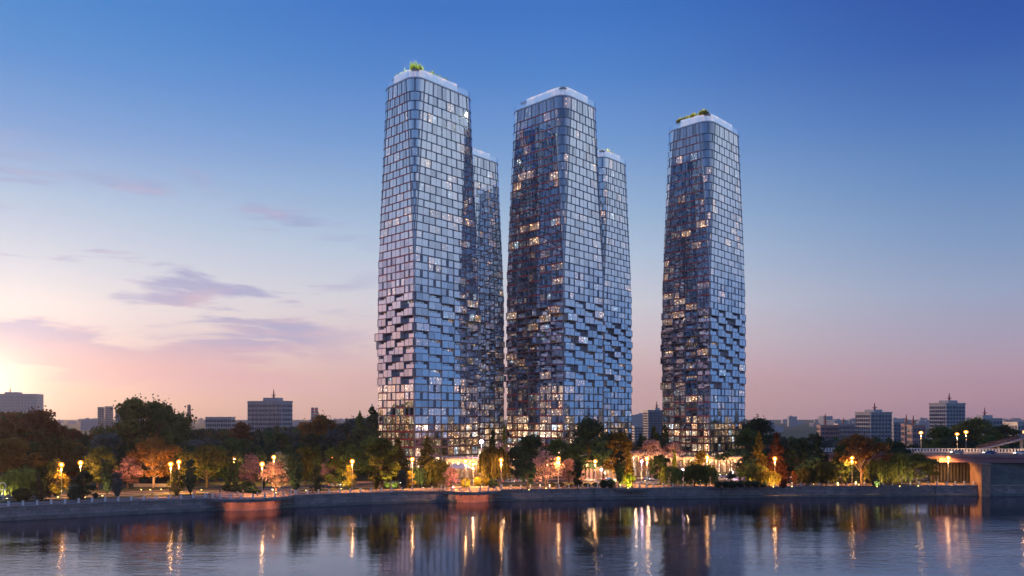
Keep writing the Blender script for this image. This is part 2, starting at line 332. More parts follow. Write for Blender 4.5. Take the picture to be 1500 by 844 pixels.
def make_tower(name,label,cx,cy_,a,b,na,nb,seed,litp,hide_left=False):
    rg=random.Random(seed)
    C=Vector((cx,cy_)); u=Vector(U); v=Vector(V); ctr=C+u*(a/2)+v*(b/2)
    root=empty(name,(ctr.x,ctr.y,0),0,label,'tower'); org=(ctr.x,ctr.y,0)
    NRM=[-v,u,v,-u]; TAN=[u,v,-u,-v]; LEN=[a,b,a,b]; NM=[na,nb,na,nb]
    def prof(z):
        t=max(0,(z-Z_A)/(ZROOF-Z_A)); return .9*t, .15+5.4*t
    def P(i,k,z,off):     # point on the straight part of face i, k in 0..1
        e,r=prof(z); hl=LEN[i]/2-e; hd=LEN[(i+1)%4]/2-e
        p=ctr+NRM[i]*(hd+off)+TAN[i]*((k*2-1)*(hl-r)); return (p.x,p.y,z)
    def A(i,k,z,off):     # corner after face i
        e,r=prof(z); hl=LEN[i]/2-e; hd=LEN[(i+1)%4]/2-e; t=k*math.pi/2
        c=ctr+NRM[i]*(hd-r)+TAN[i]*(hl-r); n=NRM[i]*math.cos(t)+TAN[i]*math.sin(t)
        p=c+n*(r+off); return (p.x,p.y,z)
    class PN:
        def __init__(s): s.p=[]
    def strip(mb,fn,i,k0,k1,z0,z1,off,n=1,mat=0,lit=0.,rnd=0.,off1=None):
        dl=0.
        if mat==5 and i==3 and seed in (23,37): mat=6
        if isinstance(mb,PN): q_=MB(); mb.p.append(q_); mb=q_; dl=rg.uniform(-.022,.022)
        for q in range(n):
            a0=k0+(k1-k0)*q/n; a1=k0+(k1-k0)*(q+1)/n
            mb.face([fn(i,a0,z0,off+dl),fn(i,a1,z0,off+dl),fn(i,a1,z1,off-dl),fn(i,a0,z1,off-dl)],mat,[(q/n,0),((q+1)/n,0),((q+1)/n,1),(q/n,1)],lit,rnd)
    def bar(mb,fn,i,k0,k1,z0,z1,o0,o1,n=1,mat=0):   # solid bar between two offsets
        for q in range(n):
            a0=k0+(k1-k0)*q/n; a1=k0+(k1-k0)*(q+1)/n
            B=[fn(i,a0,z0,o1),fn(i,a1,z0,o1),fn(i,a1,z0,o0),fn(i,a0,z0,o0)]; T=[(x,y,z1) for x,y,_ in [fn(i,a0,z1,o1),fn(i,a1,z1,o1),fn(i,a1,z1,o0),fn(i,a0,z1,o0)]]
            mb.face([B[0],B[1],T[1],T[0]],mat); mb.face(B[::-1],mat); mb.face(T,mat)
            if q==0: mb.face([B[3],B[0],T[0],T[3]],mat)
            if q==n-1: mb.face([B[1],B[2],T[2],T[1]],mat)
    wall=MB(); cells=[]; balc=[]
    cellmats=[M['frame'],M['dark'],M['red'],M['bronze'],M['slab'],M['glass'],M['glass_reflection_dark']]
    camv=Vector((0,0,CH))
    def score(i,z0,z1,k0,k1,fn,area):
        p=Vector(fn(i,(k0+k1)/2,(z0+z1)/2,0)); n=NRM[i] if fn is P else (NRM[i]+NRM[(i+1)%4]).normalized()
        d=camv-p; c=(d.x*n.x+d.y*n.y)/d.length
        px=p.x/p.y*F+750; py=612-(p.z-CH)/p.y*F
        if c<=.05 or not(0<px<1500) : return 0
        if p.z<14: return 0
        if hide_left and i==3: return 0
        return area*c/d.length**2
    def litv(z,i,j=0,r=0):
        p=litp*(.8 if i==3 and seed!=11 else 1.)
        cl=noise.noise(Vector((i*9.3+j*.8+.37,r*.42+.11,seed*1.7)))
        p*=1.9 if cl>.08 else .75
        if z<Z_E: p=.75 if not (seed==11 and i==3) else .95
        elif z<Z_D and seed==11 and i==3: p=.95
        elif z<Z_D: p=litp+(.45 if seed==11 and i==3 else .2)
        elif z<Z_A: p=litp+.06
        if seed==11 and i==3 and z<Z_D and rg.random()<p: return rg.choice([1.6,2.4,3.4])  # first tower's lower left panes glow in place of the reflected sunset
        if rg.random()<p*(.8 if z>Z_D else 1): return rg.choice([.3,.6,1.1,1.9])*(2.4 if z<Z_E else 1.)
        return 0.
    nrow=len(ZB)-1
    # ground storey handled apart; rows from ZB[0] up
    for r in range(nrow):
        z0,z1=ZB[r],ZB[r+1]; h=z1-z0; par=r%2
        for i in range(4):
            e,rad=prof(z0); ln=LEN[i]-2*rad-2*e
            nm=NM[i]
            if z0>=Z_A-.1:       # A: smooth upper glass with rounded corners
                ns=nm*2; sw=1./ns; g=.16/ln
                mods=[]
                if par: mods=[(j*2,2) for j in range(nm)]
                else: mods=[(0,1)]+[(1+j*2,2) for j in range(nm-1)]+[(ns-1,1)]
                litm=0
                for j,n_ in mods:
                    fr=MB(); pn=PN(); k0=j*sw; k1=(j+n_)*sw
                    L0=litv(z0,i,j,r)
                    strip(fr,P,i,k0+g,k1-g,z0+.02,z1-.02,.06,mat=1)
                    sm=2 if i==3 and (name=='residential_tower') else 1
                    bar(fr,P,i,k0+g*1.6,k1-g*1.6,z0-.14,z0+.22,.02,.26,mat=sm)
                    for q in range(n_):
                        s0=k0+q*sw; s1=s0+sw; ga=g*2.6 if q==0 else g*.5; gb=g*2.6 if q==n_-1 else g*.5
                        strip(pn,P,i,s0+ga,s1-gb,z0+.32,z1-.2,.12,mat=5,lit=L0*rg.choice([1,1,.7,.4]),rnd=rg.random())
                    ar=n_*sw*ln*h; cells.append((score(i,z0,z1,k0,k1,P,ar),fr,pn))
                # rounded corner after the face: two curved lights
                if rad>.8:
                    sp=[(0,.5),(.5,1)] if par else [(0,.22),(.22,.78),(.78,1)]
                    for (k0,k1) in sp:
                        fr=MB(); pn=PN(); gg=.25/max(2,rad*1.57); L0=litv(z0,i,j,r)*.8
                        strip(fr,A,i,k0+gg*.6,k1-gg*.6,z0+.02,z1-.02,.06,3,mat=1)
                        bar(fr,A,i,k0+gg,k1-gg,z0-.14,z0+.22,.02,.26,3,mat=1)
                        strip(pn,A,i,k0+gg*1.4,k1-gg*1.4,z0+.32,z1-.2,.12,4,mat=5,lit=L0,rnd=rg.random())
                        cells.append((score(i,z0,z1,k0,k1,A,(k1-k0)*rad*1.57*h),fr,pn))
                    strip(wall,A,i,0,1,z0,z1,0.,6)
                else: strip(wall,A,i,0,1,z0,z1,0.,1)
                strip(wall,P,i,0,1,z0,z1,0.)
            elif z0<Z_E-.1:      # E: base storeys, plain grid in bronze
                ns=nm*2; sw=1./ns; g=.2/ln
                for j in range(ns):
                    fr=MB(); pn=PN(); k0=j*sw; k1=k0+sw; L0=litv(z0,i,j,r)
                    strip(fr,P,i,k0+g*.3,k1-g*.3,z0,z1,.04,mat=3)
                    bar(fr,P,i,k0,k1,z0-.25,z0+.3,.02,.42,mat=(2 if i==3 and name!='residential_tower.x' else 3))
                    bar(fr,P,i,k0-g*.7,k0+g*.7,z0+.3,z1-.25,.02,.36,mat=3)
                    w=rg.choice([0,0,.28])
                    if w:
                        strip(pn,P,i,k0+g*1.4,k0+sw*.62,z0+.45,z1-.4,.1,mat=5,lit=L0,rnd=rg.random()); strip(pn,P,i,k0+sw*.72,k1-g*1.4,z0+.45,z1-.4,.1,mat=5,lit=L0*.6,rnd=rg.random())
                    else: strip(pn,P,i,k0+g*1.4,k1-g*1.4,z0+.45,z1-.4,.1,mat=5,lit=L0,rnd=rg.random())
                    cells.append((score(i,z0,z1,k0,k1,P,sw*ln*h),fr,pn))
                strip(wall,P,i,0,1,z0,z1,0.); strip(wall,A,i,0,1,z0,z1,0.,2)
            else:                # B, C, D: chequerboard of framed boxes and loggias
                zoneC=Z_D-.1<=z0<Z_C; sw=1./nm
                sh=rg.uniform(-.05,.05)
                for j in range(nm):
                    k0=j*sw; k1=k0+sw; fr=MB(); pn=PN(); g=.12/ln; L0=litv(z0,i,j,r)
                    box=(j+r+(i%2))%2==0
                    if zoneC and not box:
                        # loggia: slab, side fins, rear glazing and glass balustrade
                        bm=MB()
                        bar(bm,P,i,k0,k1,z0-.18,z0+.16,-1.2,.14,mat=4)
                        bar(bm,P,i,k0,k0+g,z0+.16,z1-.18,-1.2,0.,mat=0)
                        if j==nm-1: bar(bm,P,i,k1-g,k1,z0+.16,z1-.18,-1.2,0.,mat=0)
                        bar(bm,P,i,k0+g,k1-g,z0+.16,z0+1.8,.0,.05,mat=5)
                        bar(bm,P,i,k0+g,k1-g,z0+1.8,z0+1.88,-.02,.08,mat=4)
                        for q in range(3):
                            s0=k0+(k1-k0)*(q/3.); s1=k0+(k1-k0)*((q+1)/3.)
                            strip(bm,P,i,s0+g,s1-g,z0+.2,z1-.25,-1.08,mat=5,lit=(L0 if rg.random()<.7 else 0),rnd=rg.random())
                        if i==3: bar(bm,P,i,k0,k1,z1-.36,z1-.2,-.1,.12,mat=2)
                        balc.append((score(i,z0,z1,k0,k1,P,sw*ln*h),bm))
                        continue
                    if box:
                        pr=.28
                        if zoneC:
                            pr=.55+.35*rg.random()
                            if rg.random()<(.30 if i==3 and seed==11 else .17): pr=2.3
                        t=.24/ln; o=.0 if not zoneC else rg.uniform(-.05,.05)*sw; hh=.22 if zoneC else .08
                        a0=max(.0,k0+o); a1=min(1.,k1+o); zb=z0-hh; zt=z1+hh*.4-.1
                        # frame: four bars standing proud
                        bar(fr,P,i,a0,a1,zb,zb+.26,-.05,pr,mat=(3 if z0<Z_D else 0))
                        bar(fr,P,i,a0,a1,zt-.26,zt,-.05,pr,mat=(2 if i==3 else (3 if z0<Z_D else 0)))
                        bar(fr,P,i,a0,a0+t,zb+.26,zt-.26,-.05,pr,mat=0); bar(fr,P,i,a1-t,a1,zb+.26,zt-.26,-.05,pr,mat=0)
                        if pr>.5: strip(fr,P,i,a0+t,a1-t,zb+.26,zt-.26,pr-.16,mat=1)
                        md=(a0+a1)/2; 
                        bar(fr,P,i,md-.05/ln,md+.05/ln,zb+.26,zt-.26,pr-.14,pr-.05,mat=1)
                        for s0,s1 in ((a0+t*1.1,md-.06/ln),(md+.06/ln,a1-t*1.1)):
                            strip(pn,P,i,s0,s1,zb+.3,zt-.3,pr-.1,mat=5,lit=L0*rg.choice([1,1,.8]),rnd=rg.random())
                    else:
                        bar(fr,P,i,k0+g*.5,k1-g*.5,z0-.1,z0+.22,0,.12,mat=(2 if i==3 else 1))
                        strip(fr,P,i,k0+(k1-k0)*.40,k0+(k1-k0)*.60,z0+.3,z1-.2,.04,mat=1)
                        for f0,f1 in ((.06,.39),(.61,.94)):
                            strip(pn,P,i,k0+(k1-k0)*f0,k0+(k1-k0)*f1,z0+.3,z1-.22,.07,mat=5,lit=L0*rg.choice([1,.8,0]),rnd=rg.random())
                    cells.append((score(i,z0,z1,k0,k1,P,sw*ln*h),fr,pn))
                if zoneC:
                    # solid wall behind: rear plane of the loggias and returns
                    strip(wall,P,i,0,1,z0,z1,-1.22)
                    for j in range(nm):
                        if (j+r+(i%2))%2==0:
                            k0=j*sw; k1=k0+sw; bar(wall,P,i,k0+g*.2,k1-g*.2,z0,z1,-1.2,-.06,mat=0)
                else:
                    strip(wall,P,i,0,1,z0,z1,0.); strip(wall,A,i,0,1,z0,z1,0.,2)
        if Z_D-.1<=z0<Z_C:
            for i in range(4):   # slender corner posts carry the loggia corners
                bar(wall,P,i,0,.12/LEN[i],z0,z1,-.3,-.02)
    # floors closing the top and the steps of the wall
    def ring(z,off,n=6):
        out_=[]
        for i in range(4):
            out_.append(P(i,0,z,off)[:2]); out_.append(P(i,1,z,off)[:2])
            e,r=prof(z)
            if r>.8: out_+= [A(i,q/n,z,off)[:2] for q in range(1,n)]
        return out_
    wall.prism(ring(ZROOF,.35),ZROOF-.05,ZROOF+.55)
    for z in (Z_D,Z_C): wall.prism(ring(z,-.02),z-.2,z+.1)
    # ground storey: recessed lobby glazing, columns and soffit
    z=ZB[0]; wall.prism(ring(z-.3,.3),z-.55,z-.02)
    lob=MB(); cols=[]
    for i in range(4):
        n=NM[i]*2
        for j in range(n): strip(lob,P,i,j/n+.006,(j+1)/n-.006,.5,z-.6,-3.2,mat=0,lit=rg.choice([1.4,3.,4.5,6.]),rnd=rg.random()*.8)
        for j in range(NM[i]+1):
            cm=MB(); bar(cm,P,i,max(0,j/NM[i]-.35/LEN[i]),min(1,j/NM[i]+.35/LEN[i]),0,z-.55,-.9,.1,mat=0); cols.append((i,cm))
    wb=wall.build('wall',M['shell'],root)
    lo=lob.build('lobby_glazing',M['glass'],root,attrs=True)
    for i,cm in cols:
        if i in (0,3): cm.build('column',M['stone'],root)
    # windows: the 100 that show largest are parts of their own, the rest one part
    cells.sort(key=lambda t:-t[0]); rest=MB()
    for n_,(sc,fr,pn) in enumerate(cells):
        if n_<100 and sc>0:
            w=sub(fr.build('window',cellmats,root)); [q_.build('pane',cellmats,w,org=org,attrs=True) for q_ in pn.p]
        else:
            rest.add(fr)
            for q_ in pn.p: rest.add(q_)
    tag(rest.build('window_grid',cellmats,root,attrs=True),kind='stuff')
    balc.sort(key=lambda t:-t[0]); rest=MB()
    for n_,(sc,bm) in enumerate(balc):
        if n_<100 and sc>0: bm.build('balcony',cellmats,root,attrs=True)
        else: rest.add(bm)
    if rest.f: tag(rest.build('balcony_grid',cellmats,root,attrs=True),kind='stuff')
    # roof: luminous screen set back, clear balustrade, planting
    scn=MB(); zr=ZROOF+.55; hs=3.7
    def run(i,fn,k0,k1,n,hh,mb,off,th=.15):
        bar(mb,fn,i,k0,k1,zr,zr+hh,off-th,off,n)
    for i in range(4):
        e,r=prof(ZROOF)
        if i in (0,3):
            k0,k1=(0,.80) if i==0 else (.22,1)
            n=9
            for q in range(n):
                a0=k0+(k1-k0)*q/n; a1=k0+(k1-k0)*(q+1)/n; g=.05/LEN[i]
                bar(scn,P,i,a0+g,a1-g,zr,zr+hs,-.5,-.35)
    for q in range(5): bar(scn,A,3,q/5+.008,(q+1)/5-.008,zr,zr+hs,-.5,-.35,2)
    # inner returns
    bar(scn,P,0,.79,.80,zr,zr+hs,-12,-.35); bar(scn,P,3,.22,.23,zr,zr+hs,-12,-.35)
    for (i,k0,k1) in ((0,.8,1),(3,0,.2)): bar(scn,P,i,k0,k1,zr,zr+1.7,-2.6,-2.45)
    scn.build('roof_screen',M['crownglass'],root)
    rc=MB(); rc.prism([(ctr.x+(U[0]*p+V[0]*q),ctr.y+(U[1]*p+V[1]*q)) for p,q in ((-a/2+6,-b/2+6),(a/2-9,-b/2+6),(a/2-9,b/2-6),(-a/2+6,b/2-6))],zr,zr+2.6); rc.build('plant_room',M['slab'],root)
    bl=MB()
    for i in range(4):
        n=LEN[i]//2.4
        for q in range(int(n)): bar(bl,P,i,q/n+.002,(q+1)/n-.002,zr,zr+2.5,.18,.24)
        for q in range(4): bar(bl,A,i,q/4+.01,(q+1)/4-.01,zr,zr+2.5,.18,.24,2)
    bl.build('glass_balustrade',M['clear'],root)
    pl=MB()
    def tuft(x,y,z,s):
        for _ in range(11):
            ang=rg.random()*6.28; l=s*rg.uniform(.7,1.7); q=.11*s
            dx,dy=math.cos(ang)*q,math.sin(ang)*q; ox,oy=rg.uniform(-.6,.6)*s,rg.uniform(-.6,.6)*s
            pl.face([(x+ox-dx,y+oy-dy,z),(x+ox+dx,y+oy+dy,z),(x+ox+dx*.2+oy*.3,y+oy+dy*.2,z+l)])
    k_=rg.random()
    for q in range({11:90,23:14,37:190,41:26,59:26}[seed]):
        t=rg.random(); side=rg.random()*(.6 if seed in (11,41) else 1.) if seed!=37 else .9
        if seed==37: t=.1+.9*t*t if False else t
        if side<.5: p,w=-a/2+3+t*(a-14),-b/2+2.4
        else: p,w=-a/2+2.4,-b/2+3+t*(b-10)
        s=(.5+1.1*max(0,noise.noise(Vector((t*5+seed,side,0)))+.35))*({11:.85,37:1.35}.get(seed,.9))*(1.3 if t<.12 else 1)
        tuft(ctr.x+U[0]*p+V[0]*w,ctr.y+U[1]*p+V[1]*w,zr+3.3,s*1.25)
    tr=MB(); 
    for (p0,p1,w0,w1) in ((-a/2+2,a/2-10,-b/2+1.9,-b/2+3),(-a/2+1.9,-a/2+3,-b/2+3,b/2-7)):
        tr.prism([(ctr.x+U[0]*p+V[0]*q,ctr.y+U[1]*p+V[1]*q) for p,q in ((p0,w0),(p1,w0),(p1,w1),(p0,w1))],zr+2.6,zr+3.4)
    tp=tr.build('roof_planter',M['slab'],root)
    pl.build('roof_planting',LEAF['lime'],root)
    # warm roof lighting washes the planting
    l=bpy.data.lights.new('roof_light','SPOT'); l.spot_size=R(140); l.energy=14000; l.color=(1,.9,.6); l.shadow_soft_size=1.2
    lo_=bpy.data.objects.new('roof_light',l); COL.objects.link(lo_); lo_.location=(ctr.x-U[0]*(a/2-4)-V[0]*(b/2-(4 if seed!=37 else 10)), ctr.y-U[1]*(a/2-4)-V[1]*(b/2-(4 if seed!=37 else 10)), zr+10)
    return root
make_tower('residential_tower','tallest looking glass tower, leftmost, with protruding window boxes',-40.9,320,36.9,24.7,5,4,11,.26)
make_tower('residential_tower','front glass tower in the middle, dark left face and rounded top corner',22.9,338,28.6,34.9,4,5,23,.30)
make_tower('residential_tower','separate glass tower at the right, tall yellow-green planting on its roof',95.3,368,35.9,26.5,5,4,37,.28)
make_tower('residential_tower','glass tower mostly hidden behind the right edge of the leftmost one',-25.8,413,30.8,24.7,4,4,41,.34,True)
make_tower('residential_tower','glass tower half hidden behind the right edge of the middle front one',50.1,419,26.8,34.,4,5,59,.26,True)
# ------------------------------------------------------------------ river bank curve
CP=[(-900,-150),(-650,-40),(-400,72),(-240,163),(-144,215),(-96,238),(-26,262.5),(49,274),(110,280),(172,283.5),(260,284.5),(400,286),(900,292),(1500,300)]
def catmull(P0,P1,P2,P3,t):
    return tuple(.5*((2*P1[k])+(-P0[k]+P2[k])*t+(2*P0[k]-5*P1[k]+4*P2[k]-P3[k])*t*t+(-P0[k]+3*P1[k]-3*P2[k]+P3[k])*t**3) for k in (0,1))
BANK=[]
for i in range(1,len(CP)-2):
    for q in range(24): BANK.append(catmull(CP[i-1],CP[i],CP[i+1],CP[i+2],q/24))
BANK.append(CP[-2])
def bank_y(x):
    for a,b in zip(BANK,BANK[1:]):
        if a[0]<=x<=b[0]: return a[1]+(b[1]-a[1])*(x-a[0])/(b[0]-a[0])
    return BANK[0][1] if x<BANK[0][0] else BANK[-1][1]
def off_curve(d):
    out_=[]
    for i,p in enumerate(BANK):
        a=Vector(BANK[max(0,i-1)]); b=Vector(BANK[min(len(BANK)-1,i+1)]); t=(b-a).normalized(); n=Vector((-t.y,t.x)); q=Vector(p)+n*d
        out_.append((q.x,q.y))
    return out_
def ribbon(name,d0,d1,z,mat,x0=None,x1=None,thick=0.):
    mb=MB(); A0=off_curve(d0); A1=off_curve(d1)
    for i in range(len(A0)-1):
        if x0 is not None and (A0[i][0]<x0 or A0[i+1][0]>x1): continue
        mb.face([(*A0[i],z),(*A0[i+1],z),(*A1[i+1],z),(*A1[i],z)])
        if thick:
            mb.face([(*A0[i],z-thick),(*A0[i+1],z-thick),(*A0[i+1],z),(*A0[i],z)]); mb.face([(*A1[i+1],z-thick),(*A1[i],z-thick),(*A1[i],z),(*A1[i+1],z)])
    o=mb.build(name,mat); return tag(o,kind='structure')

# ground: one sheet from the river wall to the horizon
mb=MB()
G=off_curve(.4); xs=[-9000]+[p[0] for p in G]+[9000]; ys=[G[0][1]-600]+[p[1] for p in G]+[G[-1][1]]
for i in range(len(xs)-1): mb.face([(xs[i],ys[i],0),(xs[i+1],ys[i+1],0),(xs[i+1],9500,0),(xs[i],9500,0)])
tag(mb.build('ground',M['grass']),kind='structure')
# water
m,nt,out=newmat('river_water')
g=N(nt,'ShaderNodeBsdfGlossy',inp={'Roughness':.04,'Color':(.86,.86,.97,1)}); d=N(nt,'ShaderNodeBsdfDiffuse',inp={0:(.006,.010,.022,1)})
tc=N(nt,'ShaderNodeTexCoord')
def wave(sx,sy,detail,rough=.55):
    mp=N(nt,'ShaderNodeMapping'); L(nt,tc.outputs['Object'],mp.inputs[0]); mp.inputs['Scale'].default_value=(sx,sy,1)
    n=N(nt,'ShaderNodeTexNoise',inp={'Scale':1.,'Detail':detail,'Roughness':rough}); L(nt,mp.outputs[0],n.inputs['Vector']); return n.outputs[0]
w1=wave(.22,.55,4.); w2=wave(.9,1.7,3.); w3=wave(.015,.035,2.)
h=math_(nt,'ADD',math_(nt,'MULTIPLY',w1,.085),math_(nt,'MULTIPLY',w2,.030)); h=math_(nt,'MULTIPLY',h,maprange(nt,w3,.35,.65,.35,1.2))
bp=N(nt,'ShaderNodeBump',inp={'Strength':1.,'Distance':1.}); L(nt,h,bp.inputs['Height']); L(nt,bp.outputs[0],g.inputs['Normal'])
fr=N(nt,'ShaderNodeFresnel',inp={'IOR':1.5})
mx=N(nt,'ShaderNodeMixShader'); L(nt,math_(nt,'MULTIPLY',math_(nt,'POWER',fr.outputs[0],.8),1.0,clamp=True),mx.inputs[0]); L(nt,d.outputs[0],mx.inputs[1]); L(nt,g.outputs[0],mx.inputs[2]); L(nt,mx.outputs[0],out.inputs[0])
mb=MB(); mb.face([(-3000,-1500,WATER),(3000,-1500,WATER),(3000,330,WATER),(-3000,330,WATER)]); wo=mb.build('water',m); tag(wo,kind='structure')

# river wall with coping and a stepped foot
root=empty('river_wall',(0,270,WATER),0,'long curved stone river wall running the width of the park shore','wall'); sub_o=root
mb=MB(); s=0.
for i in range(len(BANK)-1):
    a,b=BANK[i],BANK[i+1]; l=math.dist(a,b)
    mb.face([(*a,WATER-1),(*b,WATER-1),(*b,-.3),(*a,-.3)],0,[(s,-1),(s+l,-1),(s+l,3.7),(s,3.7)]); s+=l
mb.build('wall_face',M['masonry'],root,attrs=True)
mb=MB(); A0=off_curve(-.35); A1=off_curve(.9)
for i in range(len(A0)-1): mb.hexa([(*A0[i],-.35),(*A0[i+1],-.35),(*A1[i+1],-.35),(*A1[i],-.35)],[(*A0[i],.06),(*A0[i+1],.06),(*A1[i+1],.06),(*A1[i],.06)])
mb.build('coping',M['concrete'],root)
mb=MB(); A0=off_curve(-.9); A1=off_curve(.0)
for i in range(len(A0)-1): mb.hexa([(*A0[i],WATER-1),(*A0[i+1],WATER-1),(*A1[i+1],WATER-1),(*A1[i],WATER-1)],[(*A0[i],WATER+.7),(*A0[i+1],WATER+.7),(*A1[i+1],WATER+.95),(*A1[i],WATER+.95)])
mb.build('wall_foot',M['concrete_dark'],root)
for px_ in (458,870,1062,1395):
    x=wx(px_,272); y=bank_y(x); mb=MB(); mb.box((x,y-.12,-2.2),(.5,.3,3.6)); mb.build('drain_pipe',M['concrete_dark'],root)

ribbon('promenade',.9,8.5,.02,M['paving']); ribbon('kerb',8.5,8.9,.14,M['kerb'],thick=.14)
ribbon('park_path',17.5,20,.02,M['path'],-260,60)
def road(name,x0,x1,d0,d1):
    ribbon(name,d0,d1,.02,M['asphalt'],x0,x1)
ribbon('road',24,37,.02,M['asphalt']); ribbon('kerb',23.4,24,.14,M['kerb'],thick=.14); ribbon('pavement',37,44,.13,M['paving'],-60,1400,.13)
mb=MB(); A0=off_curve(30.3); A1=off_curve(30.5)
for i in range(0,len(A0)-1,2): mb.face([(*A0[i],.028),(*A0[i+1],.028),(*A1[i+1],.028),(*A1[i],.028)])
tag(mb.build('road_markings',M['white']),kind='structure')
# winding lit path on the left lawn and grassy slope mounds
mb=MB(); pts=[(wx(-30,243),243),(wx(60,243),243),(wx(130,249),249),(wx(230,262),262),(wx(330,285),285),(wx(395,268),268),(wx(440,262),262)]
for a,b in zip(pts,pts[1:]):
    mb.face([(a[0],a[1]-1.3,.03),(b[0],b[1]-1.3,.03),(b[0],b[1]+1.3,.03),(a[0],a[1]+1.3,.03)])
tag(mb.build('park_path',M['path']),kind='structure')

# railing along the river: posts with a dark mesh rail between
rail=empty('riverside_railing',(0,270,0),0,'long railing of short white posts and dark rails along the river edge','railing')
PLAT=[(wx(366,247),248.5,14.4,10.3,'wide round viewing platform with pink drum, largest of those over the water'),(wx(690,265),267.5,11.,6.3,'round viewing platform with pink drum in front of the first tower'),(wx(921,274),279.5,9.2,0,'low flat viewing platform without a drum beside the small willows')]
def in_plat(x,y,m_=0): return any((x-p[0])**2+(y-p[1])**2<(p[2]+m_)**2 for p in PLAT)
E=off_curve(.35); acc=0.; posts=[]; last=None; rm=MB()
for a,b in zip(E,E[1:]):
    l=math.dist(a,b); t=0
    while acc+(l-t)>=3.45:
        t+=3.45-acc; acc=0; k=t/l; posts.append((a[0]+(b[0]-a[0])*k,a[1]+(b[1]-a[1])*k))
    acc+=l-t
posts=[p for p in posts if wx(-40,p[1])<p[0]<176]
def postmesh():
    mb=MB(); mb.box((0,0,.62),(.42,.42,1.24)); mb.box((0,0,1.31),(.56,.56,.14)); mb.box((0,0,.1),(.54,.54,.2)); return mb
pm=postmesh().mesh('post',[M['whitestone']])
stuffp=MB(); cnt=0
vis=[p for p in posts if not in_plat(*p)]
vis.sort(key=lambda p:p[1])
for p in vis:
    if cnt<100:
        o=bpy.data.objects.new('post',pm); COL.objects.link(o); o.parent=rail; o.location=(p[0],p[1]-270,0)
    else:
        q=postmesh(); q.v=[(x+p[0],y+p[1],z) for x,y,z in q.v]; stuffp.add(q)
    cnt+=1
if stuffp.f: tag(stuffp.build('post',M['whitestone'],rail),kind='stuff')
for a,b in zip(posts,posts[1:]):
    if in_plat(*a) and in_plat(*b): continue
    for z in (.28,1.0): rm.tube([(a[0],a[1],z),(b[0],b[1],z)],.045,4)
    for q in range(1,9):
        x=a[0]+(b[0]-a[0])*q/9; y=a[1]+(b[1]-a[1])*q/9; rm.tube([(x,y,.28),(x,y,1.)],.022,3,cap=False)
rm.build('rail',M['black'],rail)

for (x,y,r,rd,lab) in PLAT:
    root=empty('viewing_platform',(x,y,0),0,lab,'platform')
    n=56; circ=lambda rr:[(x+rr*math.cos(2*math.pi*i/n),y+rr*math.sin(2*math.pi*i/n)) for i in range(n)]
    mb=MB(); mb.prism(circ(r),-.28,.12); mb.build('deck',M['paving'],root)
    mb=MB(); 
    a_,b_=circ(r-.1),circ(max(rd,r*.62) if rd else r*.7)
    for i in range(n):
        j=(i+1)%n; mb.face([(*b_[i],-1.25),(*b_[j],-1.25),(*a_[j],-1.02),(*a_[i],-1.02)])
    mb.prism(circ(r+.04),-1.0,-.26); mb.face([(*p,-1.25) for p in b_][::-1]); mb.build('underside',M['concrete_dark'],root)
    if rd:
        mb=MB(); mb.prism(circ(rd),WATER-.6,-.9); mb.prism(circ(rd+.15),WATER-.6,WATER+.45); mb.build('drum',M['pinkdrum'],root)
    if rd:
        for k_ in (-.9,-.3,.3,.9):  # unseen fixtures and spots added to put warm light on the drum
            fx,fy=x+(r-1.)*math.sin(k_),y-(r-1.)*math.cos(k_)
            mb=MB(); mb.box((fx,fy,-1.3),(.4,.3,.25)); mb.build('added_drum_light',M['black'],root)
            l=bpy.data.lights.new('added_drum_lamp','SPOT'); l.energy=420; l.color=(1,.42,.25); l.spot_size=R(110); l.spot_blend=.6; l.shadow_soft_size=.2
            lo_=bpy.data.objects.new('added_drum_lamp',l); COL.objects.link(lo_); lo_.location=(fx,fy,-1.5); lo_.rotation_euler=Vector((x-fx,y-fy,-2.4)).to_track_quat('-Z','Y').to_euler()
    rl=MB(); m_=int(2*math.pi*(r-.3)/3.3)
    for i in range(m_):
        a0=2*math.pi*i/m_; px_,py_=x+(r-.3)*math.cos(a0),y+(r-.3)*math.sin(a0)
        a1=2*math.pi*(i+1)/m_; qx,qy=x+(r-.3)*math.cos(a1),y+(r-.3)*math.sin(a1)
        if py_>bank_y(px_)+1.5: continue
        o=bpy.data.objects.new('post',pm); COL.objects.link(o); o.parent=root; o.location=(px_-x,py_-y,.12)
        for z in (.45,1.12): rl.tube([(px_,py_,z),(qx,qy,z)],.045,4)
        for q in range(1,7): u_=q/7; rl.tube([(px_+(qx-px_)*u_,py_+(qy-py_)*u_,.4),(px_+(qx-px_)*u_,py_+(qy-py_)*u_,1.12)],.022,3,cap=False)
    rl.build('rail',M['black'],root)

# ------------------------------------------------------------------ trees
def rnd_dir(rg):
    z=rg.uniform(-1,1); t=rg.random()*6.2832; s=math.sqrt(1-z*z); return Vector((s*math.cos(t),s*math.sin(t),z))
def leaf(mb,p,s,rg,nrm=None,asp=1.):
    n=(nrm+rnd_dir(rg)*.9).normalized() if nrm is not None else rnd_dir(rg)
    a=n.orthogonal().normalized(); b=n.cross(a); t=rg.random()*6.28; a,b=a*math.cos(t)+b*math.sin(t),b*math.cos(t)-a*math.sin(t)
    a*=s*.5; b*=s*.5*asp
    mb.face([p-a-b*.6,p+a*.3-b,p+a+b*.7,p-a*.5+b])
def clump(mb,c,r,n,s,rg,flat=.75):
    for _ in range(n):
        d=rnd_dir(rg); q=r*(rg.random()**.45); p=Vector((c[0]+d.x*q,c[1]+d.y*q,c[2]+d.z*q*flat)); leaf(mb,p,s*rg.uniform(.6,1.3),rg,d)
PROTO={}
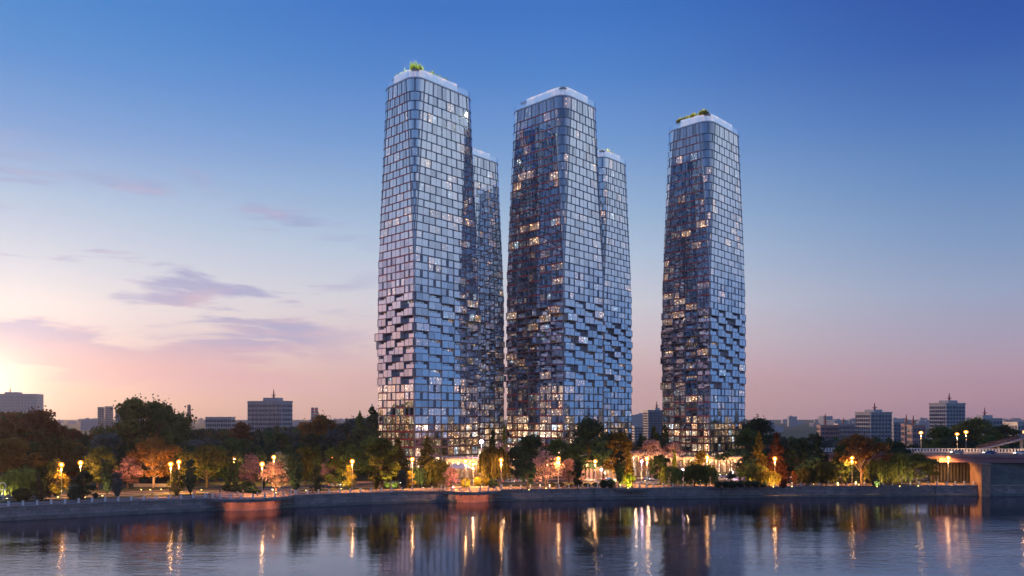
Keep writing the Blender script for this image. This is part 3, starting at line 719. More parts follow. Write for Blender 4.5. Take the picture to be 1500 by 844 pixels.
def proto_broad(seed,wide=.42,base=.22,nc=46,lv=85,s=.036):   # unit height 1
    rg=random.Random(seed); tr=MB(); cr=MB()
    lean=(rg.uniform(-.03,.03),rg.uniform(-.03,.03))
    tr.tube([(0,0,0),(lean[0]*.4,lean[1]*.4,.18),(lean[0],lean[1],.45),(lean[0]*1.4,lean[1]*1.2,.75)],[.026,.019,.014,.004],7)
    cl=[]
    for i in range(nc):
        t=rg.random()**.9; z=base+(1-base)*(.08+.86*t); w=wide*math.sin(math.pi*min(1,.16+.80*t))**.95
        a=rg.random()*6.28; q=w*math.sqrt(rg.random())*.95; cl.append((q*math.cos(a)+lean[0]*t,q*math.sin(a)+lean[1]*t,z-.02,wide*rg.uniform(.21,.36)))
    for c in cl[:14]:
        z0=rg.uniform(.2,.5)*c[2]+.05; tr.tube([(lean[0]*z0,lean[1]*z0,z0),((c[0])*.5,(c[1])*.5,(z0+c[2])*.5+.02),(c[0],c[1],c[2])],[.010,.006,.002],5,cap=False)
    for c in cl: clump(cr,c[:3],c[3],max(48,int(lv*(c[3]/(wide*.25))**1.6)),s,rg,.62)
    for _ in range(nc*6):
        c=rg.choice(cl); d=rnd_dir(rg); leaf(cr,Vector(c[:3])+d*c[3]*rg.uniform(.95,1.15),s*.8,rg)
    return tr,cr
def proto_conifer(seed,wide=.2,s=.03,dens=1.,col=False):
    rg=random.Random(seed); tr=MB(); cr=MB(); tr.tube([(0,0,0),(0,0,.5),(0,0,.97)],[.016,.010,.002],6)
    lay=26
    for k in range(lay):
        t=k/lay; z=.08+.90*t; w=wide*((1-t)**.8 if not col else math.sin(math.pi*(.12+.86*(1-t)**.9))**.6)*rg.uniform(.8,1.15)
        nb=max(4,int(11*(1-t)+3))
        for b in range(nb):
            a=rg.random()*6.28; l=w*rg.uniform(.7,1.1)
            for q in range(int(15*dens)):
                u=rg.uniform(.25,1); leaf(cr,Vector((math.cos(a)*l*u+rg.gauss(0,.008),math.sin(a)*l*u+rg.gauss(0,.008),z-(0.10*u*l/ max(wide,.01)*wide*2 if not col else -.02*u)+rg.gauss(0,.008))),s*rg.uniform(.7,1.3),rg,Vector((math.cos(a),math.sin(a),.5)))
    for _ in range(20): leaf(cr,Vector((rg.gauss(0,.006),rg.gauss(0,.006),rg.uniform(.93,1.))),s*.6,rg)
    return tr,cr
def proto_willow(seed):
    rg=random.Random(seed); tr=MB(); cr=MB(); tr.tube([(0,0,0),(.02,0,.25),(-.02,.01,.6),(0,0,.85)],[.035,.028,.018,.006],7)
    for k in range(150):
        a=rg.random()*6.28; w=.48*math.sqrt(rg.random()); x,y=w*math.cos(a),w*math.sin(a); z=.98-.75*w*w*1.4+rg.uniform(-.06,.02); ln=rg.uniform(.5,.92)*min(1,z)
        ox,oy=x*1.05,y*1.05
        nn=int(ln/.035)
        for q in range(nn):
            t=q/nn; p=Vector((ox+x*.18*t+rg.gauss(0,.008),oy+y*.18*t+rg.gauss(0,.008),max(.06,z-ln*t)))
            aa=rg.random()*3.14; dx,dy=math.cos(aa)*.016,math.sin(aa)*.016
            cr.face([p+Vector((-dx,-dy,.03)),p+Vector((dx*.6,dy*.6,.035)),p+Vector((dx,dy,-.035)),p+Vector((-dx*.4,-dy*.4,-.04))])
    for k in range(16): clump(cr,(rg.uniform(-.3,.3),rg.uniform(-.3,.3),rg.uniform(.72,.92)),.12,40,.04,rg,.5)
    return tr,cr
def proto_umbrella(seed):
    rg=random.Random(seed); tr=MB(); cr=MB()
    tr.tube([(0,0,0),(.03,0,.22),(0,0,.4)],[.035,.028,.02],7)
    for k in range(34):
        a=rg.random()*6.28; w=.75*math.sqrt(rg.random()); c=(w*math.cos(a),w*math.sin(a),.62+.28*(1-(w/.75)**2)+rg.uniform(-.05,.05))
        if k<9: tr.tube([(.02,0,.3),(c[0]*.5,c[1]*.5,.5),c],[.018,.010,.003],5,cap=False)
        clump(cr,c,.16,60,.045,rg,.45)
    return tr,cr
def proto_bush(seed):
    rg=random.Random(seed); cr=MB(); tr=MB(); tr.tube([(0,0,-.02),(0,0,.5)],[.04,.02],5)
    cr.ball((0,0,.5),.42,10,7)
    for _ in range(700): d=rnd_dir(rg); leaf(cr,Vector((0,0,.5))+Vector((d.x,d.y,d.z))*.5*rg.uniform(.86,1.06),.085,rg,d)
    return tr,cr
def proto_shrubby(seed):
    rg=random.Random(seed); cr=MB(); tr=MB()
    for k in range(7): a=rg.random()*6.28; tr.tube([(0,0,0),(.1*math.cos(a),.1*math.sin(a),.5),(.2*math.cos(a),.2*math.sin(a),.9)],[.02,.012,.003],4,cap=False)
    for k in range(22):
        t=rg.random(); a=rg.random()*6.28; w=.30*math.sin(math.pi*(.15+.8*t))*math.sqrt(rg.random()); clump(cr,(w*math.cos(a),w*math.sin(a),.08+.86*t),.13,55,.045,rg,1.1)
    return tr,cr
def finish(kind,variants,smooth=False):
    PROTO[kind]=[(t.mesh(kind+'_trunk',[M['bark']]),c.mesh(kind+'_crown',[LEAF['green']])) for t,c in variants]
finish('broad',[proto_broad(s,w,b) for s,w,b in ((1,.44,.20),(2,.38,.16),(3,.50,.24),(4,.42,.14))])
finish('belt',[proto_broad(s,w,.10,34,60,.046) for s,w in ((11,.46),(12,.52),(13,.40))])
finish('tall',[proto_broad(s,.30,.12,52,80,.034) for s in (21,22)])
finish('conifer',[proto_conifer(31,.22),proto_conifer(32,.27),proto_conifer(33,.17)])
finish('cypress',[proto_conifer(41,.17,.03,1.5,True),proto_conifer(42,.21,.034,1.5,True)])
finish('willow',[proto_willow(51),proto_willow(52)])
finish('blossom',[proto_broad(s,.46,.16,44,34,.034) for s in (61,62)])
finish('umbrella',[proto_umbrella(71)]); finish('bush',[proto_bush(81)]); finish('shrub',[proto_shrubby(91),proto_shrubby(92)])
TN=random.Random(99)
def tree(kind,name,px,d,ytop,leafk,label=None,cat='tree',group=None,wide=1.,bark=None,ht=None,variant=None):
    x=wx(px,d); h=ht if ht else wz(ytop,d)
    o=empty(name,(x,d,0),TN.random()*6.28,label,cat,group)
    v=PROTO[kind][variant if variant is not None else TN.randrange(len(PROTO[kind]))]
    for nm,me,mt in (('trunk',v[0],bark),('crown',v[1],LEAF[leafk])):
        c=bpy.data.objects.new(nm,me); COL.objects.link(c); c.parent=o; c.scale=(h*wide,h*wide,h)
        if mt: c.material_slots[0].link='OBJECT'; c.material_slots[0].material=mt
    return o
T=tree
# --- left end
T('willow','willow_tree',33,238,684,'willow','small yellow-green weeping willow on the lawn at the far left end','tree',wide=1.15)
T('shrub','juniper_shrub',62,229,686,'olive','loose upright olive shrub leaning over the railing beside the leftmost willow','shrub')
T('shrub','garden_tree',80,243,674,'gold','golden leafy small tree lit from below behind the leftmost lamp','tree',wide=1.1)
T('broad','garden_tree',122,233,690,'dark','small dark tree with bare stem in front of the second lamp from the left','tree')
T('bush','clipped_bush',113,232,703,'dark','dark dome shaped bush between the two leftmost lamps','bush',wide=1.25,ht=4.2)
T('bush','clipped_bush',32,230,705,'olive','wide round bush at the foot of the leftmost willow','bush',wide=1.4,ht=3.8)
T('broad','garden_tree',143,262,652,'olive','yellow lit leafy tree to the right of the second lamp','tree')
T('cypress','cypress_tree',157,246,672,'dark','black conical cypress beside the grey-green shrub near the left end','tree',variant=0)
T('cypress','juniper_tree',172,236,691,'blue','grey-green feathery upright juniper at the promenade edge','tree',variant=1)
T('blossom','blossom_tree',187,268,668,'blossom','pale pink blossom tree behind the grey-green juniper','tree')
T('tall','park_tree',204,285,640,'green','upper left of the glowing grove, tall green tree above the red trunks','tree')
T('broad','park_tree',225,273,640,'rust_glow','broad orange-glow coloured tree glowing over the floodlit white trunk','tree',bark=M['palebark'],wide=1.05)
T('broad','park_tree',252,283,655,'olive','rounded olive tree behind the paired lamps in the left park','tree')
T('cypress','cypress_tree',279,247,672,'dark','dark pointed cypress right of the paired lamps','tree',variant=0)
T('broad','park_tree',303,270,650,'olive','wide olive layered tree left of the round platform','tree',wide=1.25,variant=2)
T('shrub','garden_tree',258,245,690,'olive','small olive tree under the paired lamps','tree')
T('cypress','cypress_tree',334,268,672,'dark','rounded dark cypress on the slope behind the large platform','tree',variant=1,wide=0.92)
T('cypress','cypress_tree',345,254,678,'dark','slim dark cypress on the slope behind the large platform','tree',variant=0,wide=0.80)
T('blossom','blossom_tree',368,270,664,'blossom','rounded pink blossom tree behind the lamp of the large platform','tree',wide=.9)
T('blossom','blossom_tree',403,257,673,'blossom','pink blossom tree with golden uplight beside the white path','tree')
T('cypress','cypress_tree',386,262,676,'dark','dark column of cypress between the two pink blossom trees','tree',variant=0,wide=0.69)
T('cypress','cypress_tree',433,257,664,'dark','broad dark cypress just right of the large platform','tree',variant=1,wide=1.09)
T('broad','park_tree',448,275,652,'olive','olive green rounded tree above the dark broad cypress','tree')
T('shrub','garden_tree',464,256,683,'dark','low dark upright bushy tree right of the broad cypress','tree')
T('broad','park_tree',492,272,668,'green','dark magnolia with a few pale flowers left of a promenade lamp','tree',wide=.9)
T('blossom','blossom_tree',480,274,672,'blossom','thin pink blossom tree partly hidden by the dark magnolia','tree',wide=.6)
T('shrub','garden_tree',512,268,682,'gold','golden slender tree lit by the lamp in front of it','tree')
T('tall','park_tree',560,272,640,'olive','big shaggy olive tree with a yellow uplight at its foot','tree',wide=1.35)
T('cypress','juniper_tree',551,262,688,'olive','narrow olive juniper at the foot of the big shaggy tree','tree',wide=1.03)
T('cypress','juniper_tree',590,262,688,'blue','small dense grey-green juniper beside a promenade lamp','tree',wide=1.26,variant=1)
T('conifer','spruce_tree',545,330,592,'dark','tall dark spruce touching the left edge of the first tower','tree',wide=1.1,variant=1)
T('conifer','spruce_tree',527,345,602,'green','tall green spruce left of the one touching the first tower','tree',variant=1)
T('conifer','fir_tree',582,300,640,'olive','brownish fir in front of the lower left face of the first tower','tree',wide=1.5,variant=1)
T('shrub','garden_tree',601,272,690,'gold','thin golden shrub tree behind the lamp before the first tower','tree')
T('conifer','fir_tree',626,285,638,'olive','olive fir in front of the centre of the first tower','tree',wide=1.4,variant=1)
T('willow','willow_tree',640,279,672,'olive','drooping olive willow below the narrow fir of the first tower','tree',wide=0.92)
T('willow','willow_tree',612,276,684,'dark','dark drooping tree at the railing before the first tower','tree',wide=0.92)
T('blossom','blossom_tree',660,268,684,'blossom','rose red blossom tree at the left end of the middle platform','tree',wide=1.0)
T('willow','willow_tree',723,281,652,'olive','tall heavy willow between the two front towers','tree',wide=0.71)
T('conifer','fir_tree',722,303,628,'dark','dark fir rising above the tall willow between the front towers','tree')
T('conifer','cypress_tree',739,330,622,'lime','bright yellow-green conical tree between the front towers','tree',variant=2,wide=.7)
T('blossom','blossom_tree',735,318,645,'blossom','pale blossom tree high behind the tall willow','tree',wide=.8)
T('broad','park_tree',757,300,652,'dark','dark round tree right of the tall willow','tree')
T('broad','park_tree',780,312,636,'dark','large dark tree in front of the lower left of the middle tower','tree',wide=1.1)
T('broad','park_tree',817,322,640,'green','dark green tree in front of the middle tower corner','tree')
T('tall','park_tree',773,268,664,'dark','narrow dark tree on the promenade left of the big blossom tree','tree',wide=.75)
T('blossom','blossom_tree',799,274,658,'blossom','largest pink blossom tree, before the middle tower','tree',wide=1.02)
T('blossom','blossom_tree',833,282,672,'blossom','smaller pale blossom tree right of the largest one','tree')
T('tall','park_tree',846,268,672,'dark','narrow dark tree leaning at the promenade near the bright pavilion','tree',wide=.7)
T('broad','park_tree',863,305,612,'dark','tallest dark tree, standing over the bright pavilion','tree',wide=.95,variant=0)
T('broad','park_tree',884,312,642,'dark','dark tree to the right of the tallest one by the pavilion','tree',wide=1.)
T('broad','park_tree',842,300,650,'dark','dark tree filling the space left of the tallest tree','tree',wide=1.)
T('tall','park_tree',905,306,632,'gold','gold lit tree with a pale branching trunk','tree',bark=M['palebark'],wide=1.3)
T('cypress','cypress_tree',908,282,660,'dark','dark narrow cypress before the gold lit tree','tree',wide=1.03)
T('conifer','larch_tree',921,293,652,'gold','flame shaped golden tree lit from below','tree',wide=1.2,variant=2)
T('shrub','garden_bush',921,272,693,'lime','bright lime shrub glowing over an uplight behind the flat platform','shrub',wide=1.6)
T('conifer','spruce_tree',958,345,622,'olive','olive spruce in the gap left of the right tower','tree',wide=1.)
T('conifer','spruce_tree',974,335,620,'dark','dark spruce against the left edge of the right tower','tree',wide=1.)
T('conifer','spruce_tree',938,340,634,'dark','lower dark spruce right of the middle rear tower','tree',wide=1.1)
T('blossom','blossom_tree',953,320,644,'blossom','pale blossom tree above the long pavilion roof','tree')
T('blossom','blossom_tree',986,322,648,'blossom','pale blossom tree at the left foot of the right tower','tree')
T('conifer','poplar_tree',988,300,658,'lime','slim yellow-green poplar before the right tower entrance','tree',wide=.9,variant=2)
T('broad','garden_tree',968,285,664,'dark','dark round tree left of the twin small willows','tree')
T('willow','willow_tree',984,278,683,'willow','smaller round willow left of the pair before the right tower','tree',wide=1.21)
T('willow','willow_tree',1017,278,680,'willow','wide willow in the middle before the right tower','tree',wide=1.21)
T('willow','willow_tree',1035,279,682,'willow','willow overlapping the wide one, before the right tower','tree',wide=1.03)
T('broad','garden_tree',1026,306,660,'gold','amber lit tree by the entrance of the right tower','tree',bark=M['palebark'])
T('umbrella','umbrella_pine',1084,306,658,'dark','flat topped dark spreading tree at the right foot of the right tower','tree',wide=1.15)
T('shrub','juniper_shrub',1072,272,690,'dark','small dark juniper between the arched hedges','shrub')
T('conifer','fir_tree',1112,298,632,'gold','golden brown fir right of the right tower','tree',wide=1.05,variant=1)
T('conifer','fir_tree',1137,296,632,'rust_glow','rust brown fir behind the lamp right of the right tower','tree',wide=1.15,variant=1)
T('willow','willow_tree',1110,281,680,'willow','round willow below the golden brown fir','tree')
T('willow','willow_tree',1127,277,689,'gold','low glowing willow beside the lamp right of the right tower','tree',wide=1.26)
T('cypress','juniper_tree',1163,280,690,'rust_glow','low rust coloured juniper at the railing','tree')
T('conifer','spruce_tree',1197,300,633,'dark','broad dark spruce in the right hand park','tree',wide=1.3,variant=1)
T('broad','park_tree',1172,300,640,'dark','dark round tree left of the broad dark spruce','tree')
T('willow','willow_tree',1210,280,676,'olive','narrow olive willow under the broad dark spruce','tree',wide=0.86)
T('willow','willow_tree',1182,280,684,'olive','dull olive low willow by the railing right of the rust juniper','tree')
T('tall','park_tree',1232,288,650,'green','green tree left of the amber lit one near the lamp','tree')
T('broad','park_tree',1262,288,636,'rust_glow','amber lit spreading tree beside a lamp in the right hand park','tree',bark=M['palebark'],wide=1.1)
T('cypress','juniper_tree',1239,280,690,'olive','small olive juniper at the foot of the lamp near the amber tree','tree')
T('willow','willow_tree',1290,279,672,'willow','full green willow right of the amber lit tree','tree',wide=0.98)
T('willow','willow_tree',1319,282,662,'olive','tall thin drooping tree left of the spreading tree by the bridge','tree',wide=0.63)
T('broad','park_tree',1343,283,664,'olive','low spreading tree with forked trunk just left of the bridge','tree',wide=1.35,bark=M['palebark'],variant=2)
T('broad','park_tree',1308,300,644,'dark','dark tree behind the full green willow','tree',wide=1.1)
T('broad','park_tree',1424,420,612,'olive','big amber rimmed tree behind the bridge under its paired lamps','tree',wide=1.1)
T('broad','park_tree',1377,400,624,'green','rounded green tree behind the bridge below the tallest far block','tree',wide=1.2)
T('broad','park_tree',1470,440,620,'green','rounded green tree behind the ramp of the bridge','tree',wide=1.3)
T('broad','park_tree',1400,390,640,'dark','low dark tree directly behind the bridge railing','tree',wide=1.4)
T('broad','park_tree',1448,400,636,'green','low green tree between the two large ones behind the bridge','tree',wide=1.4)
# --- high trees behind the left park
T('broad','tall_tree',193,330,583,'olive','tallest tree of the left park, its crown the left one of the high pair','tree',wide=.95)
T('broad','tall_tree',232,335,586,'green','high tree forming the right half of the tall pair in the left park','tree',wide=.95)
T('broad','tall_tree',60,330,600,'rust_glow','large hazy orange tree at the left end below the glass office','tree',wide=1.2)
T('broad','tall_tree',10,310,612,'rust_glow','orange-glow tinted tree cut by the left edge of the view','tree',wide=1.3)
T('broad','tall_tree',160,310,634,'blue','blue-grey rounded tree below the tall pair','tree',wide=1.2)
T('broad','tall_tree',84,290,640,'olive','olive rounded tree behind the leftmost lamp','tree',wide=1.1)
T('broad','tall_tree',20,280,640,'rust_glow','brown hazy tree behind the leftmost willow','tree',wide=1.2)
T('broad','tall_tree',355,420,618,'rust_glow','small orange tree left of the grey office block','tree')
T('broad','tall_tree',470,420,607,'rust_glow','orange tinted high tree right of the grey office block','tree')
T('broad','tall_tree',1112,400,612,'dark','tall dark domed tree standing right behind the right tower','tree',wide=1.15)
T('broad','tall_tree',1095,370,628,'green','green tree against the right edge of the right tower','tree',wide=1.2)
# --- belt
prof=[(-40,598),(40,603),(90,622),(110,634),(150,628),(180,612),(250,612),(280,622),(330,625),(360,626),(400,622),(430,626),(470,618),(500,618),(530,606),(556,604),(575,640),(590,660),(900,660),(925,640),(970,634),(1000,650),(1085,650),(1095,632),(1150,640),(1180,634),(1230,640),(1280,640),(1320,644),(1370,640),(1420,632),(1450,634),(1500,638),(1540,638)]
def pf(x):
    for a,b in zip(prof,prof[1:]):
        if a[0]<=x<=b[0]: return a[1]+(b[1]-a[1])*(x-a[0])/(b[0]-a[0])
    return 640
foot=[(-40.9,320,36.9,24.7),(22.9,338,28.6,34.9),(95.3,368,35.9,26.5),(-25.8,413,30.8,24.7),(50.1,419,26.8,34.)]
def in_tower(x,y,m_=7):
    for cx,cy_,a,b in foot:
        p=(x-cx)*U[0]+(y-cy_)*U[1]; q=(x-cx)*V[0]+(y-cy_)*V[1]
        if -m_<p<a+m_ and -m_<q<b+m_: return True
    return False
BR=random.Random(5)
for d,up,step in ((300,32,26),(332,24,24),(368,16,22),(415,9,20),(475,4,18),(560,0,16),(680,2,15)):
    x=-60+BR.uniform(0,10)
    while x<1530:
        X=wx(x,d)
        if d<345 and 600<x<1085: x+=step; continue
        if (d>=345 and (595<x<930 or 985<x<1078)): x+=step; continue
        if d<380 and x>1320: x+=step; continue
        if in_tower(X,d) or (d<345 and 925<x<985): x+=step; continue
        yt=pf(x)+up+BR.uniform(-3,7); h=wz(yt,d)
        if h<5: x+=step; continue
        left=x<190
        kd=BR.random()
        if kd<.12: k,nm,lab,gr='conifer','conifer_tree','dark pointed conifer in the wooded belt behind the park','conifers of the wooded belt'
        else: k,nm,lab,gr='belt','woodland_tree','dense rounded tree in the wooded belt behind the park','trees of the wooded belt'
        pal=BR.choice(['rust_glow','olive','green','green'] if x<170 else ['dark','dark','green','blue','green','rust_glow' if BR.random()<.4 else 'dark'] if x<580 else ['dark','dark','green','dark','blue'])
        T(k,nm,x+BR.uniform(-5,5),d+BR.uniform(-9,9),yt,pal,lab,'tree',gr,wide=BR.uniform(1.05,1.35) if k=='belt' else 1.2)
        x+=step*BR.uniform(.75,1.2)
# --- clipped bushes
for px_,d,s,k,lab in ((682,272,3.6,'gold','largest of the three glowing clipped balls by the middle platform'),(700,280,3.4,'gold','second of the three glowing clipped balls, in the middle'),(713,282,3.1,'gold','smallest glowing clipped ball, beside the tall willow'),(722,271,3.4,'dark','dark round bush under the tall willow'),(566,268,2.6,'dark','dark clipped bush left of the yellow uplight'),(580,268,2.6,'dark','dark clipped bush right of the yellow uplight'),(884,272,3.,'dark','left one of two dark bushes beside the lime shrub'),(895,272,3.2,'dark','right one of two dark bushes beside the lime shrub'),(360,262,3.2,'dark','dark round bush on the slope left of the lamp'),(367,264,3.,'dark','second dark round bush on the slope, nearer the lamp'),(349,258,2.4,'dark','small dark bush beside the slim cypress'),(140,238,1.6,'dark','tiny dark bush on the left lawn near the railing'),(1147,272,2.8,'rust_glow','rust coloured bush beside the rust juniper'),(1283,275,2.6,'dark','dark bush under the full green willow')):
    T('bush','clipped_bush',px_,d,0,k,lab,'bush',ht=s)
for k in range(7):
    T('bush','clipped_bush',1052+k*11,274+.4*k,0,'dark','low dark arched bush in the row behind the railing at the right tower','bush','row of arched hedge bushes',ht=2.3,wide=1.3)
for k in range(9):
    T('bush','clipped_bush',376-k*5.5+(k%3),250+k*1.2+(k%2)*3,0,'dark','low dark flower bed shrub on the slope behind the large platform','bush','shrubs of the sloping flower bed',ht=1.7+.4*(k%3),wide=1.6)
for k in range(6):
    T('bush','clipped_bush',808+k*13,275+k%2,0,'olive','low olive shrub along the promenade before the middle tower','bush','low shrubs before the middle tower',ht=1.7,wide=1.5)
# ------------------------------------------------------------------ lamps
def lampproto(h,name='street_lamp'):
    root=empty(name)
    mb=MB(); mb.tube([(0,0,0),(0,0,.9),(0,0,h-.76)],[.17,.10,.07],8); mb.tube([(0,0,0),(0,0,.25)],[.28,.24],8); reg(root,mb.build('pole',M['pole'],root))
    mb=MB(); mb.ball((0,0,h),.80,14,9); gb=reg(root,mb.build('globe',M['globe'],root,smooth=True)); mb=MB(); mb.ball((0,0,h),.20,8,6); reg(gb,mb.build('bulb',M['lampglow'],gb))
    mb=MB(); mb.tube([(0,0,h+.76),(0,0,h+.92)],[.3,.05],10); mb.tube([(0,0,h-.95),(0,0,h-.76)],[.1,.25],8); reg(root,mb.build('lamp_cap',M['black'],root))
    return root
def plight(loc,e,col=(1,.50,.18),r=.4,name='lamp_light'):
    l=bpy.data.lights.new(name,'POINT'); l.energy=e; l.color=col; l.shadow_soft_size=r; o=bpy.data.objects.new(name,l); COL.objects.link(o); o.location=loc
def splight(loc,e,col,aim,ang,r=.3,name='lamp_light'):
    l=bpy.data.lights.new(name,'SPOT'); l.energy=e; l.color=col; l.shadow_soft_size=r; l.spot_size=R(ang); l.spot_blend=.4
    o=bpy.data.objects.new(name,l); COL.objects.link(o); o.location=loc; o.rotation_euler=Vector(aim).to_track_quat('-Z','Y').to_euler()
LP=lampproto(10.); first=True
LAMPS=[(90,681,243,'leftmost lit street lamp, beside the golden tree'),(118,678,252,'second lit street lamp from the left, left of the black cypress'),(250,680,246,'lit street lamp, the nearer of the pair left of the pointed cypress'),(262,677,258,'lit street lamp, the farther of the pair left of the pointed cypress'),(384,680,246,'lit street lamp standing on the large round platform edge'),(401,670,286,'lit street lamp behind the uplit blossom tree'),(516,676,262,'lit street lamp right of the dark magnolia'),(604,673,269,'lit street lamp before the lower corner of the first tower'),(682,676,261,'lit street lamp at the middle platform'),(693.5,680,276,'lit street lamp behind the middle platform, close to the one on it'),(734,674,270,'lit street lamp right of the tall willow'),(818,672,272,'lit street lamp right of the largest blossom tree'),(872,676,288,'lit street lamp by the bright pavilion'),(948,672,278,'lit street lamp at the right end of the flat platform'),(1036,670,285,'lit street lamp above the wide willow'),(1135,672,279,'lit street lamp before the rust brown fir'),(1248,671,281,'lit street lamp beside the amber lit spreading tree'),(1389,671,284,'lit street lamp in front of the bridge girder'),(343,672,292,'distant dim street lamp behind the slim cypresses'),(634,636,330,'small lamp glowing high before the first tower base'),(488,672,292,'distant lamp behind the dark magnolia')]
for px_,py_,d,lab in LAMPS:
    o=LP if first else copy_tree(LP); first=False
    h=wz(py_,d); o.location=(wx(px_,d),d,0); o['label']=lab; o['category']='street lamp'; o['group']='street lamps of the riverside park'
    s=h/10.
    o.scale=(1,1,s)
    splight((wx(px_,d),d-.2,h-1.2),15000 if d<290 else 8000,(1,.40,.09),(0,.55,-.83),168,.35)
BL=None
for px_,py_,d,lab in ((1349,634,312,'lit lamp on the bridge, alone before the green trees'),(1402,636,309,'lit lamp on the bridge, left one of the close pair'),(1415,633,304,'lit lamp on the bridge, right one of the close pair'),(1501,633,300,'lit lamp on the bridge at the right edge of the view')):
    o=copy_tree(LP); h=wz(py_,d); o.scale=(1,1,(h-11)/10.); o.location=(wx(px_,d),d,11.0); o['label']=lab; o['group']='lamps on the bridge'
    splight((wx(px_,d),d-.2,h-1.2),5500,(1,.50,.18),(0,.3,-.95),150,.35)
# floodlights: bright cool-magenta heads
def flood(px_,py_,d,lab,e,base=None,r=.5):
    x=wx(px_,d); z=wz(py_,d); root=empty('floodlight',(x,d,0),0,lab,'floodlight')
    mb=MB(); mb.tube([(x,d+.5,0),(x,d+.5,z-.3)],.09,6); mb.build('pole',M['pole'],root)
    mb=MB(); mb.box((x,d+.35,z),(r*2+.2,.5,r*2+.2)); mb.build('housing',M['black'],root)
    mb=MB(); mb.ball((x,d,z),r,10,7); mb.build('lens',M['coolglow'],root,smooth=True)
    splight((x,d-1.0,z),e*1.5,(1,.62,.85),(0,.3,-1),170,.5)
flood(705,647,318,'brilliant magenta-white floodlight high between the two front towers',9000,r=.75)
flood(881,688,300,'magenta-white floodlight right of the bright pavilion entrance',2500,r=.4)
flood(940,676,300,'magenta-white floodlight left of the lamp at the flat platform',2500,r=.4)
flood(1073,692,312,'white floodlight under the flat topped dark tree',2500,r=.4)
flood(1000,688,318,'white floodlight at the entrance of the right tower',3500,r=.45)
# uplights
def uplight(px_,d,lab,e=900,col=(1,.72,.22)):
    x=wx(px_,d); root=empty('garden_uplight',(x,d,0),0,lab,'uplight','uplights under the park trees')
    mb=MB(); mb.tube([(x,d,0),(x,d,.28)],[.2,.26],8); mb.build('housing',M['black'],root)
    mb=MB(); mb.tube([(x,d,.285),(x,d,.33)],[.22,.2],8); mb.build('lens',M['upglow'],root)
    splight((x,d-1.6,.6),e*3.2,col,(0,.55,.83),125,.25,'uplight_lamp')
for px_,d,lab,e,col in ((125,238,'uplight near the second lamp on the left lawn',900,(1,.7,.25)),(10,234,'uplight at the far left end of the lawn',1200,(1,.72,.3)),(85,238,'uplight under the golden tree at the left',900,(1,.72,.22)),(207,262,'uplight left of the floodlit white trunk',1800,(1,.35,.12)),(220,262,'uplight at the foot of the floodlit white trunk',2400,(1,.42,.16)),(236,264,'uplight right of the floodlit white trunk',1600,(1,.55,.15)),(295,262,'uplight under the wide olive layered tree',1500,(1,.72,.12)),(404,252,'uplight at the foot of the uplit blossom tree',2000,(1,.62,.2)),(573,266,'uplight at the foot of the big shaggy olive tree',1800,(1,.68,.1)),(668,262,'rose coloured uplight by the rose blossom tree',1800,(1,.25,.30)),(688,268,'uplight by the glowing clipped balls',1300,(1,.66,.2)),(706,274,'uplight behind the middle platform',1000,(1,.6,.2)),(800,268,'uplight under the largest blossom tree',1500,(1,.5,.25)),(833,276,'uplight under the smaller pale blossom tree',1000,(1,.5,.25)),(920,269,'uplight inside the bright lime shrub',1800,(1,.8,.12)),(922,287,'uplight at the foot of the flame shaped golden tree',1900,(1,.62,.16)),(902,298,'uplight at the pale branching trunk',2400,(1,.5,.18)),(945,300,'uplight beside the long pavilion',1800,(1,.6,.2)),(1026,298,'uplight under the amber lit entrance tree',2400,(1,.58,.18)),(1133,273,'uplight under the low glowing willow',1500,(1,.55,.15)),(1160,274,'uplight by the rust coloured juniper',900,(1,.45,.15)),(1258,281,'uplight at the trunk of the amber lit spreading tree',2000,(1,.45,.12)),(1345,277,'uplight by the forked tree near the bridge',900,(1,.7,.3)),(1100,286,'uplight under the golden brown fir',1500,(1,.6,.18)),(1192,284,'uplight below the broad dark spruce',1600,(1,.55,.16)),(1228,280,'uplight near the small olive juniper',1600,(1,.55,.16)),(1285,274,'uplight under the full green willow',1300,(1,.7,.25)),(1318,276,'uplight below the tall thin drooping tree',1300,(1,.6,.2)),(150,242,'uplight beside the black cypress',1400,(1,.5,.15)),(448,260,'uplight right of the broad dark cypress',1500,(1,.6,.18)),(500,266,'uplight by the dark magnolia',1400,(1,.6,.18)),(620,270,'uplight below the olive fir of the first tower',1400,(1,.6,.18)),(775,262,'uplight at the narrow dark tree',1200,(1,.55,.2))):
    uplight(px_,d,lab,e,col)

